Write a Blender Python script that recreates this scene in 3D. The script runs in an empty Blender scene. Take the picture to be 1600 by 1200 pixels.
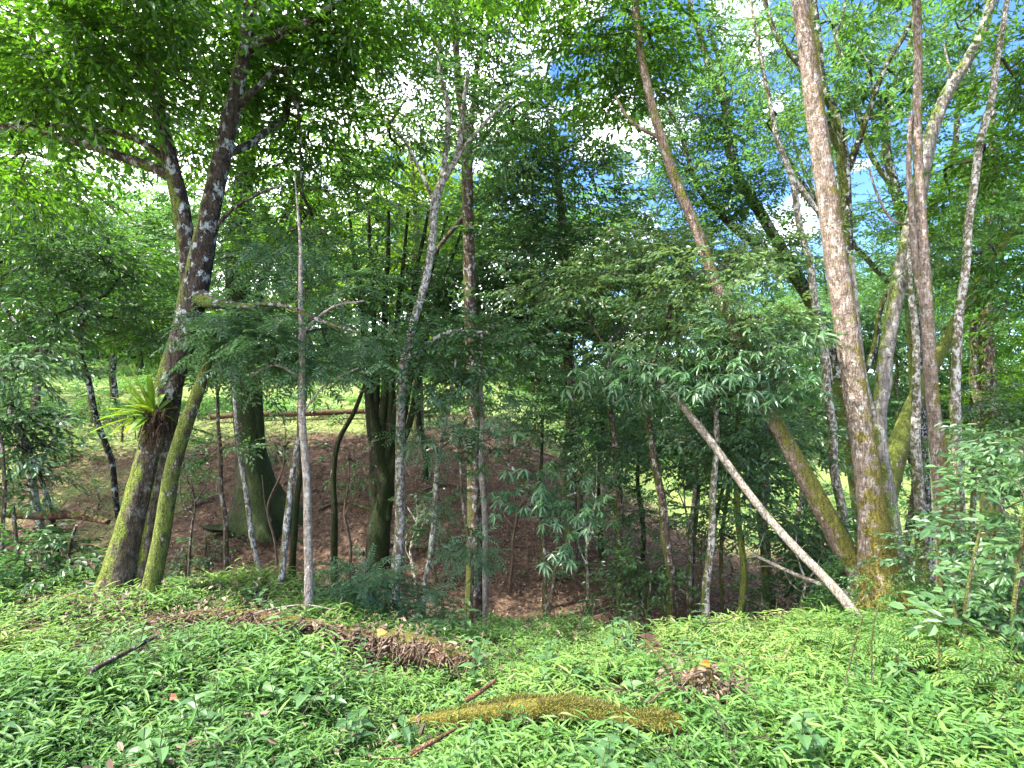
import bpy, math
import numpy as np
from mathutils import Vector

S = bpy.context.scene
C = S.collection
# ---------------------------------------------------------------- camera, sky, sun, exposure
F = 873.0                      # focal length in photo pixels (1600 wide)
CZ = 1.6
PITCH = math.atan(40.0 / F)
cam = bpy.data.cameras.new("camera")
cam.sensor_width = 36.0
cam.lens = 36.0 * F / 1600.0
cam.clip_start = 0.05
cam.clip_end = 2000
camo = bpy.data.objects.new("camera", cam)
C.objects.link(camo)
camo.location = (0, 0, CZ)
camo.rotation_euler = (math.pi / 2 + PITCH, 0, 0)
S.camera = camo

SUN_EL, SUN_AZ = math.radians(62), math.radians(-112)   # azimuth from +Y towards +X
sdir = Vector((math.sin(SUN_AZ) * math.cos(SUN_EL), math.cos(SUN_AZ) * math.cos(SUN_EL), math.sin(SUN_EL)))
sun = bpy.data.lights.new("sun", 'SUN')
sun.energy = 4.4
sun.angle = math.radians(0.5)
sun.color = (1.0, 0.95, 0.86)
suno = bpy.data.objects.new("sun", sun)
C.objects.link(suno)
suno.rotation_euler = (-sdir).to_track_quat('-Z', 'Y').to_euler()
suno.location = sdir * 60

W = bpy.data.worlds.new("World")
S.world = W
W.use_nodes = True
nt = W.node_tree
nt.nodes.clear()
def N(nt, t, **k):
    n = nt.nodes.new(t)
    for a, b in k.items():
        setattr(n, a, b)
    return n
out = N(nt, 'ShaderNodeOutputWorld')
bg = N(nt, 'ShaderNodeBackground')
bg.inputs[1].default_value = 0.15
sky = N(nt, 'ShaderNodeTexSky', sky_type='NISHITA', sun_disc=False)
sky.sun_elevation = SUN_EL
sky.sun_rotation = SUN_AZ
sky.air_density = 1.0
sky.dust_density = 0.3
sky.ozone_density = 3.5
tc = N(nt, 'ShaderNodeTexCoord')
mp = N(nt, 'ShaderNodeMapping')
mp.inputs['Scale'].default_value = (2.2, 2.2, 3.4)
mp.inputs['Location'].default_value = (0.35, 0.1, 0.2)
no = N(nt, 'ShaderNodeTexNoise')
no.inputs['Scale'].default_value = 2.6
no.inputs['Detail'].default_value = 7
no.inputs['Roughness'].default_value = 0.55
sx = N(nt, 'ShaderNodeSeparateXYZ')
ad = N(nt, 'ShaderNodeMath', operation='MULTIPLY_ADD')
ad.inputs[1].default_value = -0.36        # more cloud to the left
cr = N(nt, 'ShaderNodeValToRGB')
cr.color_ramp.elements[0].position = 0.43
cr.color_ramp.elements[1].position = 0.58
mx = N(nt, 'ShaderNodeMix', data_type='RGBA')
mx.inputs['B'].default_value = (13.5, 13.5, 14, 1)
lk = nt.links.new
lk(tc.outputs['Generated'], mp.inputs[0]); lk(mp.outputs[0], no.inputs['Vector'])
lk(tc.outputs['Generated'], sx.inputs[0]); lk(sx.outputs['X'], ad.inputs[0]); lk(no.outputs[0], ad.inputs[2])
lk(ad.outputs[0], cr.inputs[0]); lk(cr.outputs[0], mx.inputs['Factor'])
hs = N(nt, 'ShaderNodeHueSaturation'); hs.inputs['Hue'].default_value = .515; hs.inputs['Saturation'].default_value = 1.25; hs.inputs['Value'].default_value = .92; lk(sky.outputs[0], hs.inputs['Color']); lk(hs.outputs[0], mx.inputs['A']); lk(mx.outputs['Result'], bg.inputs[0]); lk(bg.outputs[0], out.inputs[0])

S.view_settings.view_transform = 'Standard'
S.view_settings.look = 'None'
S.view_settings.exposure = 2.05
S.view_settings.gamma = 1
S.cycles.max_bounces = 7
S.cycles.diffuse_bounces = 4
S.cycles.transmission_bounces = 4
S.cycles.glossy_bounces = 2
S.cycles.use_denoising = True
S.cycles.sample_clamp_indirect = 8

# ---------------------------------------------------------------- helpers
def ss(t):
    t = np.clip(t, 0, 1)
    return t * t * (3 - 2 * t)

_rs = np.random.RandomState(5)
_G = _rs.rand(64, 64)
def vnoise(x, y):
    x = np.asarray(x, float); y = np.asarray(y, float)
    xi = np.floor(x).astype(int); yi = np.floor(y).astype(int)
    fx = ss(x - xi); fy = ss(y - yi)
    g = lambda a, b: _G[a % 64, b % 64]
    return ((g(xi, yi) * (1 - fx) + g(xi + 1, yi) * fx) * (1 - fy) + (g(xi, yi + 1) * (1 - fx) + g(xi + 1, yi + 1) * fx) * fy) * 2 - 1

def terr(x, y):
    x = np.asarray(x, float); y = np.asarray(y, float)
    fore = -0.1 * (y - 1) + 0.28 * ss((-x - 0.3) / 2.5) + 0.06 * vnoise(x * 1.3, y * 1.3) + 0.03 * vnoise(x * 4, y * 4)
    H = 1.4 - 3.8 * ss((x + 1.0) / 7.8)
    m = -1.8 + (H + 1.8) * ss((y - 7.3) / 9.5)
    slope = 0.15 - 0.02 * ss((x + 2) / 10)
    m = m + slope * np.clip(y - 17, 0, 45) * ss((y - 17) / 12 + 0.25) + 0.10 * vnoise(x * .5, y * .5) * ss((y - 6) / 3) + 0.03 * vnoise(x * 2.1, y * 2.1)
    t = ss((y - 5.1 - 0.5 * ss((-x - 1) / 1.5) - 0.9 * ss((x - 2.4) / 1.5)) / 2.3)
    return fore * (1 - t) + m * t

cp, sp = math.cos(PITCH), math.sin(PITCH)
def ray(px, py):
    r = (px - 800) / F; u = (600 - py) / F
    return np.array([r, cp - u * sp, sp + u * cp])
def P(px, py, d):
    v = ray(px, py)
    v = v * (d / v[1])
    return np.array([v[0], v[1], v[2] + CZ])
def hit(px, py, d0=1.5, d1=45):
    v = ray(px, py); v = v / v[1]
    for d in np.arange(d0, d1, 0.05):
        if v[2] * d + CZ <= terr(v[0] * d, d):
            return float(d)
    return d1

def onto(px, py, h):
    v = ray(px, py); v = v / v[1]
    for d in np.arange(1.5, 30, 0.02):
        if v[2] * d + CZ <= terr(v[0] * d, d) + h: return float(d)
    return 30.0

def tag(o, label=None, cat=None, group=None, kind=None):
    if label: o['label'] = label
    if cat: o['category'] = cat
    if group: o['group'] = group
    if kind: o['kind'] = kind
    return o

class MB:
    """collects quads and links them as ONE mesh object"""
    def __init__(s):
        s.v = []; s.f = []; s.m = []; s.r = []; s.n = 0; s.sm = []
    def add(s, v, f, mat=0, rnd=None, smooth=False):
        v = np.asarray(v, float).reshape(-1, 3); f = np.asarray(f, int).reshape(-1, 4)
        s.v.append(v); s.f.append(f + s.n); s.n += len(v)
        s.m.append(np.full(len(f), mat, int) if np.isscalar(mat) else np.asarray(mat, int))
        s.r.append(np.full(len(f), 0.5) if rnd is None else np.asarray(rnd, float))
        s.sm.append(np.full(len(f), smooth, bool))
    def build(s, name, mats, parent=None, origin=(0, 0, 0)):
        v = np.concatenate(s.v) - np.asarray(origin, float); f = np.concatenate(s.f)
        me = bpy.data.meshes.new(name)
        me.vertices.add(len(v)); me.vertices.foreach_set('co', v.astype(np.float32).ravel())
        me.loops.add(len(f) * 4); me.loops.foreach_set('vertex_index', f.astype(np.int32).ravel())
        me.polygons.add(len(f))
        me.polygons.foreach_set('loop_start', (np.arange(len(f)) * 4).astype(np.int32))
        me.polygons.foreach_set('material_index', np.concatenate(s.m).astype(np.int32))
        me.update(calc_edges=True)
        me.polygons.foreach_set('use_smooth', np.concatenate(s.sm))
        a = me.attributes.new('rnd', 'FLOAT', 'FACE')
        a.data.foreach_set('value', np.concatenate(s.r).astype(np.float32))
        for m in mats: me.materials.append(m)
        o = bpy.data.objects.new(name, me)
        C.objects.link(o)
        if parent is not None: o.parent = parent
        else: o.location = origin
        return o

def resample(pts, rad, step):
    pts = np.asarray(pts, float); rad = np.asarray(rad, float)
    n = len(pts)
    if n == 2:
        k = max(2, int(np.linalg.norm(pts[1] - pts[0]) / step) + 1)
        t = np.linspace(0, 1, k)[:, None]
        return pts[0] * (1 - t) + pts[1] * t, rad[0] * (1 - t[:, 0]) + rad[1] * t[:, 0]
    q = np.vstack([2 * pts[0] - pts[1], pts, 2 * pts[-1] - pts[-2]])
    op, orr = [], []
    for i in range(n - 1):
        p0, p1, p2, p3 = q[i:i + 4]
        k = max(1, int(np.linalg.norm(p2 - p1) / step))
        for t in np.arange(k) / k:
            op.append(0.5 * (2 * p1 + (p2 - p0) * t + (2 * p0 - 5 * p1 + 4 * p2 - p3) * t * t + (3 * p1 - p0 - 3 * p2 + p3) * t ** 3))
            orr.append(rad[i] * (1 - t) + rad[i + 1] * t)
    op.append(pts[-1]); orr.append(rad[-1])
    return np.array(op), np.array(orr)

def tube(mb, pts, rad, sides=12, step=0.08, rough=0.06, mat=0, seed=0, flare=0.0, butt=0, wob=0.0):
    p, r = resample(pts, rad, step)
    n = len(p)
    rs = np.random.RandomState(seed + 17)
    if wob:
        s = np.linspace(0, n * step, n)
        env = np.minimum(1, np.linspace(0, 4, n))
        for ax in range(3):
            p[:, ax] += env * wob * (np.sin(s * rs.uniform(1.5, 3) + rs.rand() * 6) + .5 * np.sin(s * rs.uniform(4, 7) + rs.rand() * 6)) * r * (0.4 if ax == 2 else 1)
    T = np.gradient(p, axis=0); T /= np.linalg.norm(T, axis=1)[:, None] + 1e-9
    ref = np.array([0.3, 1.0, 0.1])
    A = np.cross(T, ref); A /= np.linalg.norm(A, axis=1)[:, None] + 1e-9
    B = np.cross(T, A)
    th = np.linspace(0, 2 * np.pi, sides, endpoint=False)
    h = np.linspace(0, n * step, n)
    R = r[:, None] * np.ones((1, sides))
    if rough:
        ph = rs.rand(6) * 6
        lo = sum(np.sin(k * th[None, :] + ph[k] + h[:, None] * rs.uniform(.4, 2.2) * (1 if k % 2 else -1)) / k for k in (2, 3, 4, 5))
        R = R * (1 + rough * lo + rough * 0.6 * (rs.rand(n, sides) - .5))
    if flare:
        fl = np.exp(-h / (flare * 3.0))
        R = R * (1 + 0.55 * fl[:, None])
        if butt:
            R = R * (1 + 0.5 * (fl[:, None] ** 1.3) * np.maximum(0, np.cos(butt * th[None, :] + rs.rand() * 6)) - .12 * np.exp(-h / (flare * 8))[:, None] * np.abs(np.sin((butt + .5) * th[None, :] + rs.rand() * 6 + .3 * np.sin(h * 3)[:, None])))
    V = p[:, None, :] + R[:, :, None] * (A[:, None, :] * np.cos(th)[None, :, None] + B[:, None, :] * np.sin(th)[None, :, None])
    i = np.arange(n - 1)[:, None] * sides; j = np.arange(sides)[None, :]; j2 = (j + 1) % sides
    Fc = np.stack([i + j, i + j2, i + sides + j2, i + sides + j], -1).reshape(-1, 4)
    mb.add(V.reshape(-1, 3), Fc, mat, smooth=True)
    # end caps
    for e, cidx in ((0, 0), (1, n - 1)):
        ring = cidx * sides + np.arange(sides)
        cv = p[cidx][None, :] + T[cidx] * r[cidx] * (0.25 if e else -0.25)
        vv = np.vstack([V.reshape(-1, 3)[ring], cv])
        if sides % 2 == 0:
            k = np.arange(0, sides, 2)
            mb.add(vv, np.stack([k, (k + 1) % sides, (k + 2) % sides, np.full(len(k), sides)], -1), mat, smooth=True)
    return p, r

# ---------------------------------------------------------------- leaves and sprays
def leaf6(b, d, u, L, Wd, fold=0.25):
    """straight leaf: 6 verts, 2 quads folded along the midrib"""
    d = d / np.linalg.norm(d); s = np.cross(d, u); s /= np.linalg.norm(s) + 1e-9; up = np.cross(s, d)
    q = lambda a, w: b + d * L * a + s * Wd * w + up * Wd * fold * abs(w) * 2
    v = [b, q(.28, -.5), q(.68, -.42), b + d * L - up * L * .08, q(.68, .42), q(.28, .5)]
    return np.array(v), np.array([[0, 3, 2, 1], [0, 5, 4, 3]])
def leaf8(b, d, u, L, Wd, droop=0.25, fold=0.2):
    d = d / np.linalg.norm(d); s = np.cross(d, u); s /= np.linalg.norm(s) + 1e-9; up = np.cross(s, d)
    def q(a, w):
        return b + d * L * a + s * Wd * w + up * (Wd * fold * abs(w) * 2 - L * droop * a * a)
    v = [b, q(.25, -.5), q(.25, 0), q(.25, .5), q(.62, -.4), q(.62, 0), q(.62, .4), q(1, 0)]
    return np.array(v), np.array([[0, 3, 2, 1], [1, 2, 5, 4], [2, 3, 6, 5], [5, 6, 7, 4]])
def stick(p0, p1, r):
    d = p1 - p0; d = d / (np.linalg.norm(d) + 1e-9)
    a = np.cross(d, [0.2, 0.5, 1]); a /= np.linalg.norm(a) + 1e-9; b = np.cross(d, a)
    v = []
    for p, rr in ((p0, r), (p1, r * .6)):
        for k in range(3):
            t = k * 2.094
            v.append(p + rr * (a * math.cos(t) + b * math.sin(t)))
    return np.array(v), np.array([[0, 1, 4, 3], [1, 2, 5, 4], [2, 0, 3, 5]])

class Spray:
    def __init__(s): s.v = []; s.f = []; s.m = []; s.l = []; s.n = 0; s.nl = 0
    def put(s, vf, mat):
        v, f = vf
        s.v.append(v); s.f.append(f + s.n); s.n += len(v)
        s.m += [mat] * len(f); s.l += [s.nl] * len(f); s.nl += 1
    def done(s):
        s.v = np.concatenate(s.v); s.f = np.concatenate(s.f); s.m = np.array(s.m); s.l = np.array(s.l); return s

X = np.array([1., 0, 0]); Z = np.array([0, 0, 1.])
def sp_broad(seed, L=0.10, Wd=0.042, n=16, size=0.45):
    rs = np.random.RandomState(seed); s = Spray()
    p1 = np.array([size, 0, -0.06 * rs.rand()])
    s.put(stick(np.zeros(3), p1, 0.004), 1)
    for b in range(3):
        t0 = rs.uniform(.2, .7); a = rs.uniform(.5, 1.0) * (1 if b % 2 else -1)
        base = p1 * t0; d = np.array([math.cos(a), math.sin(a), rs.uniform(-.2, .15)])
        e = base + d * size * rs.uniform(.35, .6)
        s.put(stick(base, e, 0.003), 1)
        for k in range(n // 4):
            t = (k + 1) / (n // 4); q = base + (e - base) * t
            an = a + (1 if k % 2 else -1) * rs.uniform(.5, 1.0) * (1.1 - .7 * t)
            dd = np.array([math.cos(an), math.sin(an), rs.uniform(-.55, .05)])
            s.put(leaf6(q, dd, Z + rs.normal(0, .35, 3), L * rs.uniform(.7, 1.2), Wd * rs.uniform(.8, 1.15)), 0)
    for k in range(n // 3):
        t = (k + 1) / (n // 3); q = p1 * t; an = (1 if k % 2 else -1) * rs.uniform(.4, 1.1) * (1.1 - .8 * t)
        dd = np.array([math.cos(an), math.sin(an), rs.uniform(-.5, .05)])
        s.put(leaf6(q, dd, Z + rs.normal(0, .35, 3), L * rs.uniform(.8, 1.25), Wd * rs.uniform(.8, 1.15)), 0)
    return s.done()
def sp_lance(seed, L=0.16, Wd=0.036, n=9):
    rs = np.random.RandomState(seed); s = Spray()
    for w in range(2):
        c = np.array([0.18 + .2 * w, rs.uniform(-.12, .12), rs.uniform(-.05, .05)])
        s.put(stick(np.zeros(3), c, 0.004), 1)
        for k in range(n):
            a = k * 2 * math.pi / n + rs.uniform(-.3, .3)
            d = np.array([math.cos(a) + .35, math.sin(a), rs.uniform(-.7, -.05)])
            s.put(leaf8(c + rs.normal(0, .015, 3), d, Z, L * rs.uniform(.65, 1.15), Wd * rs.uniform(.8, 1.2), rs.uniform(.1, .4)), 0)
    return s.done()
def sp_pinn(seed, pairs=9, size=0.38, L=0.06, Wd=0.016):
    rs = np.random.RandomState(seed); s = Spray()
    for w in range(3):
        a = (w - 1) * .75 + rs.uniform(-.2, .2); dr = rs.uniform(.05, .35); sz = size * rs.uniform(.7, 1.1)
        pr = None
        for k in range(pairs):
            t = k / (pairs - 1)
            f = lambda t: np.array([math.cos(a) * sz * t, math.sin(a) * sz * t, -dr * sz * t * t])
            q = f(.15 + .85 * t)
            if k % 4 == 0:
                if pr is not None: s.put(stick(pr, q, .002), 1)
                pr = q
            for sd in (-1, 1):
                an = a + sd * rs.uniform(.8, 1.15)
                d = np.array([math.cos(an), math.sin(an), rs.uniform(-.35, 0) - dr * t])
                s.put(leaf6(q, d, Z + rs.normal(0, .12, 3), L * (1.15 - .5 * abs(t - .4)) * rs.uniform(.85, 1.1), Wd, .1), 0)
    return s.done()
SPR = {
    'broad': [sp_broad(i) for i in range(6)],
    'small': [sp_broad(20 + i, .065, .03, 22, .4) for i in range(6)],
    'lance': [sp_lance(i) for i in range(6)],
    'pinn': [sp_pinn(i) for i in range(6)],
    'big': [sp_broad(40 + i, .17, .075, 12, .5) for i in range(5)],
    'far': [sp_broad(60 + i, .15, .075, 18, .7) for i in range(6)],
    'droop': [sp_lance(30 + i, .2, .05, 7) for i in range(5)],
}
def place(mb, kind, pos, dirs, scale, rs, tilt=0.3, bias=None):
    """sprays of one kind at pos, twig axis along dirs"""
    n = len(pos)
    if n == 0: return
    dirs = dirs / (np.linalg.norm(dirs, axis=1)[:, None] + 1e-9)
    up = np.array([0, 0, 1.]) + rs.normal(0, tilt, (n, 3))
    side = np.cross(up, dirs); side /= np.linalg.norm(side, axis=1)[:, None] + 1e-9
    up = np.cross(dirs, side)
    M = np.stack([dirs, side, up], -1) * scale[:, None, None]
    which = rs.randint(0, len(SPR[kind]), n)
    cl = rs.rand(n) if bias is None else bias
    for k, t in enumerate(SPR[kind]):
        idx = np.where(which == k)[0]
        if len(idx) == 0: continue
        v = np.einsum('nij,vj->nvi', M[idx], t.v) + pos[idx][:, None, :]
        f = t.f[None] + (np.arange(len(idx)) * len(t.v))[:, None, None]
        lr = rs.rand(len(idx), t.nl)[:, t.l] * .5 + cl[idx][:, None] * .5
        mb.add(v.reshape(-1, 3), f.reshape(-1, 4), np.tile(t.m, len(idx)), lr.ravel())

def clump(mb, c, rad, n, kind, rs, sc=1.0, sub=9, tight=0.42, src=None, flat=0.25, br=0.012):
    """n sprays in sub-clumps inside an ellipsoid; boughs run from src through it"""
    c = np.asarray(c, float); rad = np.asarray(rad, float)
    u = rs.normal(0, 1, (sub, 3)); u /= np.linalg.norm(u, axis=1)[:, None]
    cen = c + u * rad * (rs.rand(sub, 1) ** .45) * .85
    bias = rs.rand(sub)
    if src is not None:
        src = np.asarray(src, float)
        net = [src]; rr = [br]
        for q in cen[np.argsort(np.linalg.norm(cen - src, axis=1))]:
            i = int(np.argmin([np.linalg.norm(q - a) for a in net])); s0 = net[i]; r0 = rr[i]; L = np.linalg.norm(q - s0)
            m1 = s0 * .66 + q * .34 + rs.normal(0, .1, 3) * L; m2 = s0 * .33 + q * .67 + rs.normal(0, .09, 3) * L
            tube(mb, [s0, m1, m2, q], [r0, r0 * .85, r0 * .7, r0 * .5], 6, max(.1, L / 8), .1, 1, wob=0)
            net += [m2, q]; rr += [r0 * .62, r0 * .5]
    k = rs.randint(0, sub, n)
    off = rs.normal(0, 1, (n, 3)) * rad * tight * np.array([1, 1, .75])
    pos = cen[k] + off * .8
    d = off * np.array([1, 1, .3]) / rad + (cen[k] - c) / rad * .35 + rs.normal(0, .4, (n, 3)) * np.array([1, 1, .5]) 
    d[:, 2] -= .12
    place(mb, kind, pos, d, sc * rs.uniform(.75, 1.25, n), rs, flat, np.clip(bias[k] + rs.normal(0, .15, n), 0, 1))
# ---------------------------------------------------------------- materials
def newmat(name):
    m = bpy.data.materials.new(name); m.use_nodes = True
    t = m.node_tree; t.nodes.clear()
    o = N(t, 'ShaderNodeOutputMaterial')
    return m, t, o
def ramp(t, stops):
    r = N(t, 'ShaderNodeValToRGB'); e = r.color_ramp.elements
    while len(e) < len(stops): e.new(0.5)
    for el, (p, c) in zip(e, stops): el.position = p; el.color = (*c, 1)
    return r
def leafmat(name, cols, trans=(0.16, 0.34, 0.03), tf=0.38, rough=0.42, spec=0.45):
    m, t, o = newmat(name)
    a = N(t, 'ShaderNodeAttribute', attribute_name='rnd')
    k = len(cols)
    r = ramp(t, [(i / max(1, k - 1), c) for i, c in enumerate(cols)])
    t.links.new(a.outputs['Fac'], r.inputs[0])
    p = N(t, 'ShaderNodeBsdfPrincipled'); p.inputs['Roughness'].default_value = rough
    p.inputs['Specular IOR Level'].default_value = spec
    t.links.new(r.outputs[0], p.inputs['Base Color'])
    tr = N(t, 'ShaderNodeBsdfTranslucent')
    hv = N(t, 'ShaderNodeMix', data_type='RGBA'); hv.inputs['Factor'].default_value = .65
    t.links.new(r.outputs[0], hv.inputs['A']); hv.inputs['B'].default_value = (*trans, 1)
    t.links.new(hv.outputs['Result'], tr.inputs[0])
    mi = N(t, 'ShaderNodeMixShader'); mi.inputs[0].default_value = tf
    t.links.new(p.outputs[0], mi.inputs[1]); t.links.new(tr.outputs[0], mi.inputs[2]); t.links.new(mi.outputs[0], o.inputs[0])
    return m
def barkmat(name, base, dark, lichen=(.5, .52, .48), lam=.3, moss=(.10, .14, .02), mam=.2, mdir=(-1, 0, 0), mlow=0.0, sc=1.0, rough=.9, lz=1.0, crack=.6):
    m, t, o = newmat(name); lk = t.links.new
    tc = N(t, 'ShaderNodeTexCoord'); mp = N(t, 'ShaderNodeMapping'); mp.inputs['Scale'].default_value = (1, 1, .35)
    lk(tc.outputs['Object'], mp.inputs[0])
    n1 = N(t, 'ShaderNodeTexNoise'); n1.inputs['Scale'].default_value = 22 * sc; n1.inputs['Detail'].default_value = 8; n1.inputs['Roughness'].default_value = .7
    lk(mp.outputs[0], n1.inputs['Vector'])
    r1 = ramp(t, [(.35, dark), (.62, base)]); lk(n1.outputs[0], r1.inputs[0])
    # horizontal rings and scars
    m3 = N(t, 'ShaderNodeMapping'); m3.inputs['Scale'].default_value = (1, 1, 6); lk(tc.outputs['Object'], m3.inputs[0])
    n3 = N(t, 'ShaderNodeTexNoise'); n3.inputs['Scale'].default_value = 6 * sc; n3.inputs['Detail'].default_value = 4; lk(m3.outputs[0], n3.inputs['Vector'])
    r3 = ramp(t, [(.36, (.5, .5, .5)), (.5, (1, 1, 1)), (.7, (1.25, 1.2, 1.15))]); lk(n3.outputs[0], r3.inputs[0])
    mu = N(t, 'ShaderNodeMix', data_type='RGBA', blend_type='MULTIPLY'); mu.inputs['Factor'].default_value = .5
    lk(r1.outputs[0], mu.inputs['A']); lk(r3.outputs[0], mu.inputs['B'])
    # cracks
    mc = N(t, 'ShaderNodeMapping'); mc.inputs['Scale'].default_value = (1, 1, .16); lk(tc.outputs['Object'], mc.inputs[0])
    nc = N(t, 'ShaderNodeTexNoise'); nc.inputs['Scale'].default_value = 34 * sc; nc.inputs['Detail'].default_value = 5; nc.inputs['Distortion'].default_value = .6; lk(mc.outputs[0], nc.inputs['Vector'])
    c1 = N(t, 'ShaderNodeMath', operation='SUBTRACT'); lk(nc.outputs[0], c1.inputs[0]); c1.inputs[1].default_value = .5
    c2 = N(t, 'ShaderNodeMath', operation='ABSOLUTE'); lk(c1.outputs[0], c2.inputs[0])
    rc = ramp(t, [(.0, (.28, .27, .26)), (.05, (1, 1, 1))]); lk(c2.outputs[0], rc.inputs[0])
    mk = N(t, 'ShaderNodeMix', data_type='RGBA', blend_type='MULTIPLY'); mk.inputs['Factor'].default_value = crack; lk(mu.outputs['Result'], mk.inputs['A']); lk(rc.outputs[0], mk.inputs['B']); mu = mk
    # lichen patches
    n2 = N(t, 'ShaderNodeTexNoise'); n2.inputs['Scale'].default_value = 13 * sc; n2.inputs['Detail'].default_value = 9; n2.inputs['Roughness'].default_value = .72; n2.inputs['Distortion'].default_value = .3
    mp2 = N(t, 'ShaderNodeMapping'); mp2.inputs['Scale'].default_value = (1, 1, .7); mp2.inputs['Location'].default_value = (3, 7, 1); lk(tc.outputs['Object'], mp2.inputs[0]); lk(mp2.outputs[0], n2.inputs['Vector'])
    r2 = ramp(t, [(.62 - lam * .35, (0, 0, 0)), (.66 - lam * .35, (1, 1, 1))]); lk(n2.outputs[0], r2.inputs[0])
    nl = N(t, 'ShaderNodeMath', operation='MULTIPLY'); lk(r2.outputs[0], nl.inputs[0]); sz = N(t, 'ShaderNodeSeparateXYZ'); lk(tc.outputs['Object'], sz.inputs[0]); mz = N(t, 'ShaderNodeMapRange'); lk(sz.outputs['Z'], mz.inputs[0]); mz.inputs[1].default_value = .8; mz.inputs[2].default_value = 2.6; mz.inputs[3].default_value = (.85 if lam > 0 else 0) * lz; mz.inputs[4].default_value = .85 if lam > 0 else 0; lk(mz.outputs[0], nl.inputs[1])
    mx = N(t, 'ShaderNodeMix', data_type='RGBA'); lk(nl.outputs[0], mx.inputs['Factor']); lk(mu.outputs['Result'], mx.inputs['A']); mx.inputs['B'].default_value = (*lichen, 1)
    # moss
    n4 = N(t, 'ShaderNodeTexNoise'); n4.inputs['Scale'].default_value = 5 * sc; n4.inputs['Detail'].default_value = 7; n4.inputs['Roughness'].default_value = .65; lk(tc.outputs['Object'], n4.inputs['Vector'])
    g = N(t, 'ShaderNodeNewGeometry'); dt = N(t, 'ShaderNodeVectorMath', operation='DOT_PRODUCT'); lk(g.outputs['Normal'], dt.inputs[0]); dt.inputs[1].default_value = mdir
    a1 = N(t, 'ShaderNodeMath', operation='MULTIPLY_ADD'); lk(dt.outputs['Value'], a1.inputs[0]); a1.inputs[1].default_value = .22; lk(n4.outputs[0], a1.inputs[2])
    sx = N(t, 'ShaderNodeSeparateXYZ'); lk(tc.outputs['Object'], sx.inputs[0])
    a2 = N(t, 'ShaderNodeMapRange'); lk(sx.outputs['Z'], a2.inputs[0]); a2.inputs[1].default_value = 0; a2.inputs[2].default_value = 2.6; a2.inputs[3].default_value = mlow; a2.inputs[4].default_value = 0
    a3 = N(t, 'ShaderNodeMath', operation='ADD'); lk(a1.outputs[0], a3.inputs[0]); lk(a2.outputs[0], a3.inputs[1])
    r4 = ramp(t, [(max(.02, .68 - mam * .6), (0, 0, 0)), (max(.1, .78 - mam * .6), (1, 1, 1))]); lk(a3.outputs[0], r4.inputs[0])
    n5 = N(t, 'ShaderNodeTexNoise'); n5.inputs['Scale'].default_value = 60 * sc; lk(tc.outputs['Object'], n5.inputs['Vector'])
    nm = N(t, 'ShaderNodeMath', operation='MULTIPLY_ADD'); lk(n5.outputs[0], nm.inputs[0]); nm.inputs[1].default_value = .5; hm = N(t, 'ShaderNodeMath', operation='MULTIPLY'); lk(n1.outputs[0], hm.inputs[0]); hm.inputs[1].default_value = .5; lk(hm.outputs[0], nm.inputs[2])
    rm = ramp(t, [(.36, tuple(c * .3 for c in moss)), (.5, moss), (.62, (moss[0] * 1.7, moss[1] * 1.55, moss[2] * 1.2))]); lk(nm.outputs[0], rm.inputs[0])
    m2 = N(t, 'ShaderNodeMix', data_type='RGBA'); lk(r4.outputs[0], m2.inputs['Factor']); lk(mx.outputs['Result'], m2.inputs['A']); lk(rm.outputs[0], m2.inputs['B'])
    p = N(t, 'ShaderNodeBsdfPrincipled'); p.inputs['Roughness'].default_value = rough; p.inputs['Specular IOR Level'].default_value = .25
    lk(m2.outputs['Result'], p.inputs['Base Color'])
    hs = N(t, 'ShaderNodeMath', operation='ADD'); hc = N(t, 'ShaderNodeMath', operation='MULTIPLY_ADD'); lk(rc.outputs[0], hc.inputs[0]); hc.inputs[1].default_value = .7; lk(n1.outputs[0], hc.inputs[2]); lk(hc.outputs[0], hs.inputs[0]); lk(n5.outputs[0], hs.inputs[1])
    b = N(t, 'ShaderNodeBump'); b.inputs['Strength'].default_value = .9; b.inputs['Distance'].default_value = .02; lk(hs.outputs[0], b.inputs['Height']); lk(b.outputs[0], p.inputs['Normal'])
    lk(p.outputs[0], o.inputs[0])
    return m

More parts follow.
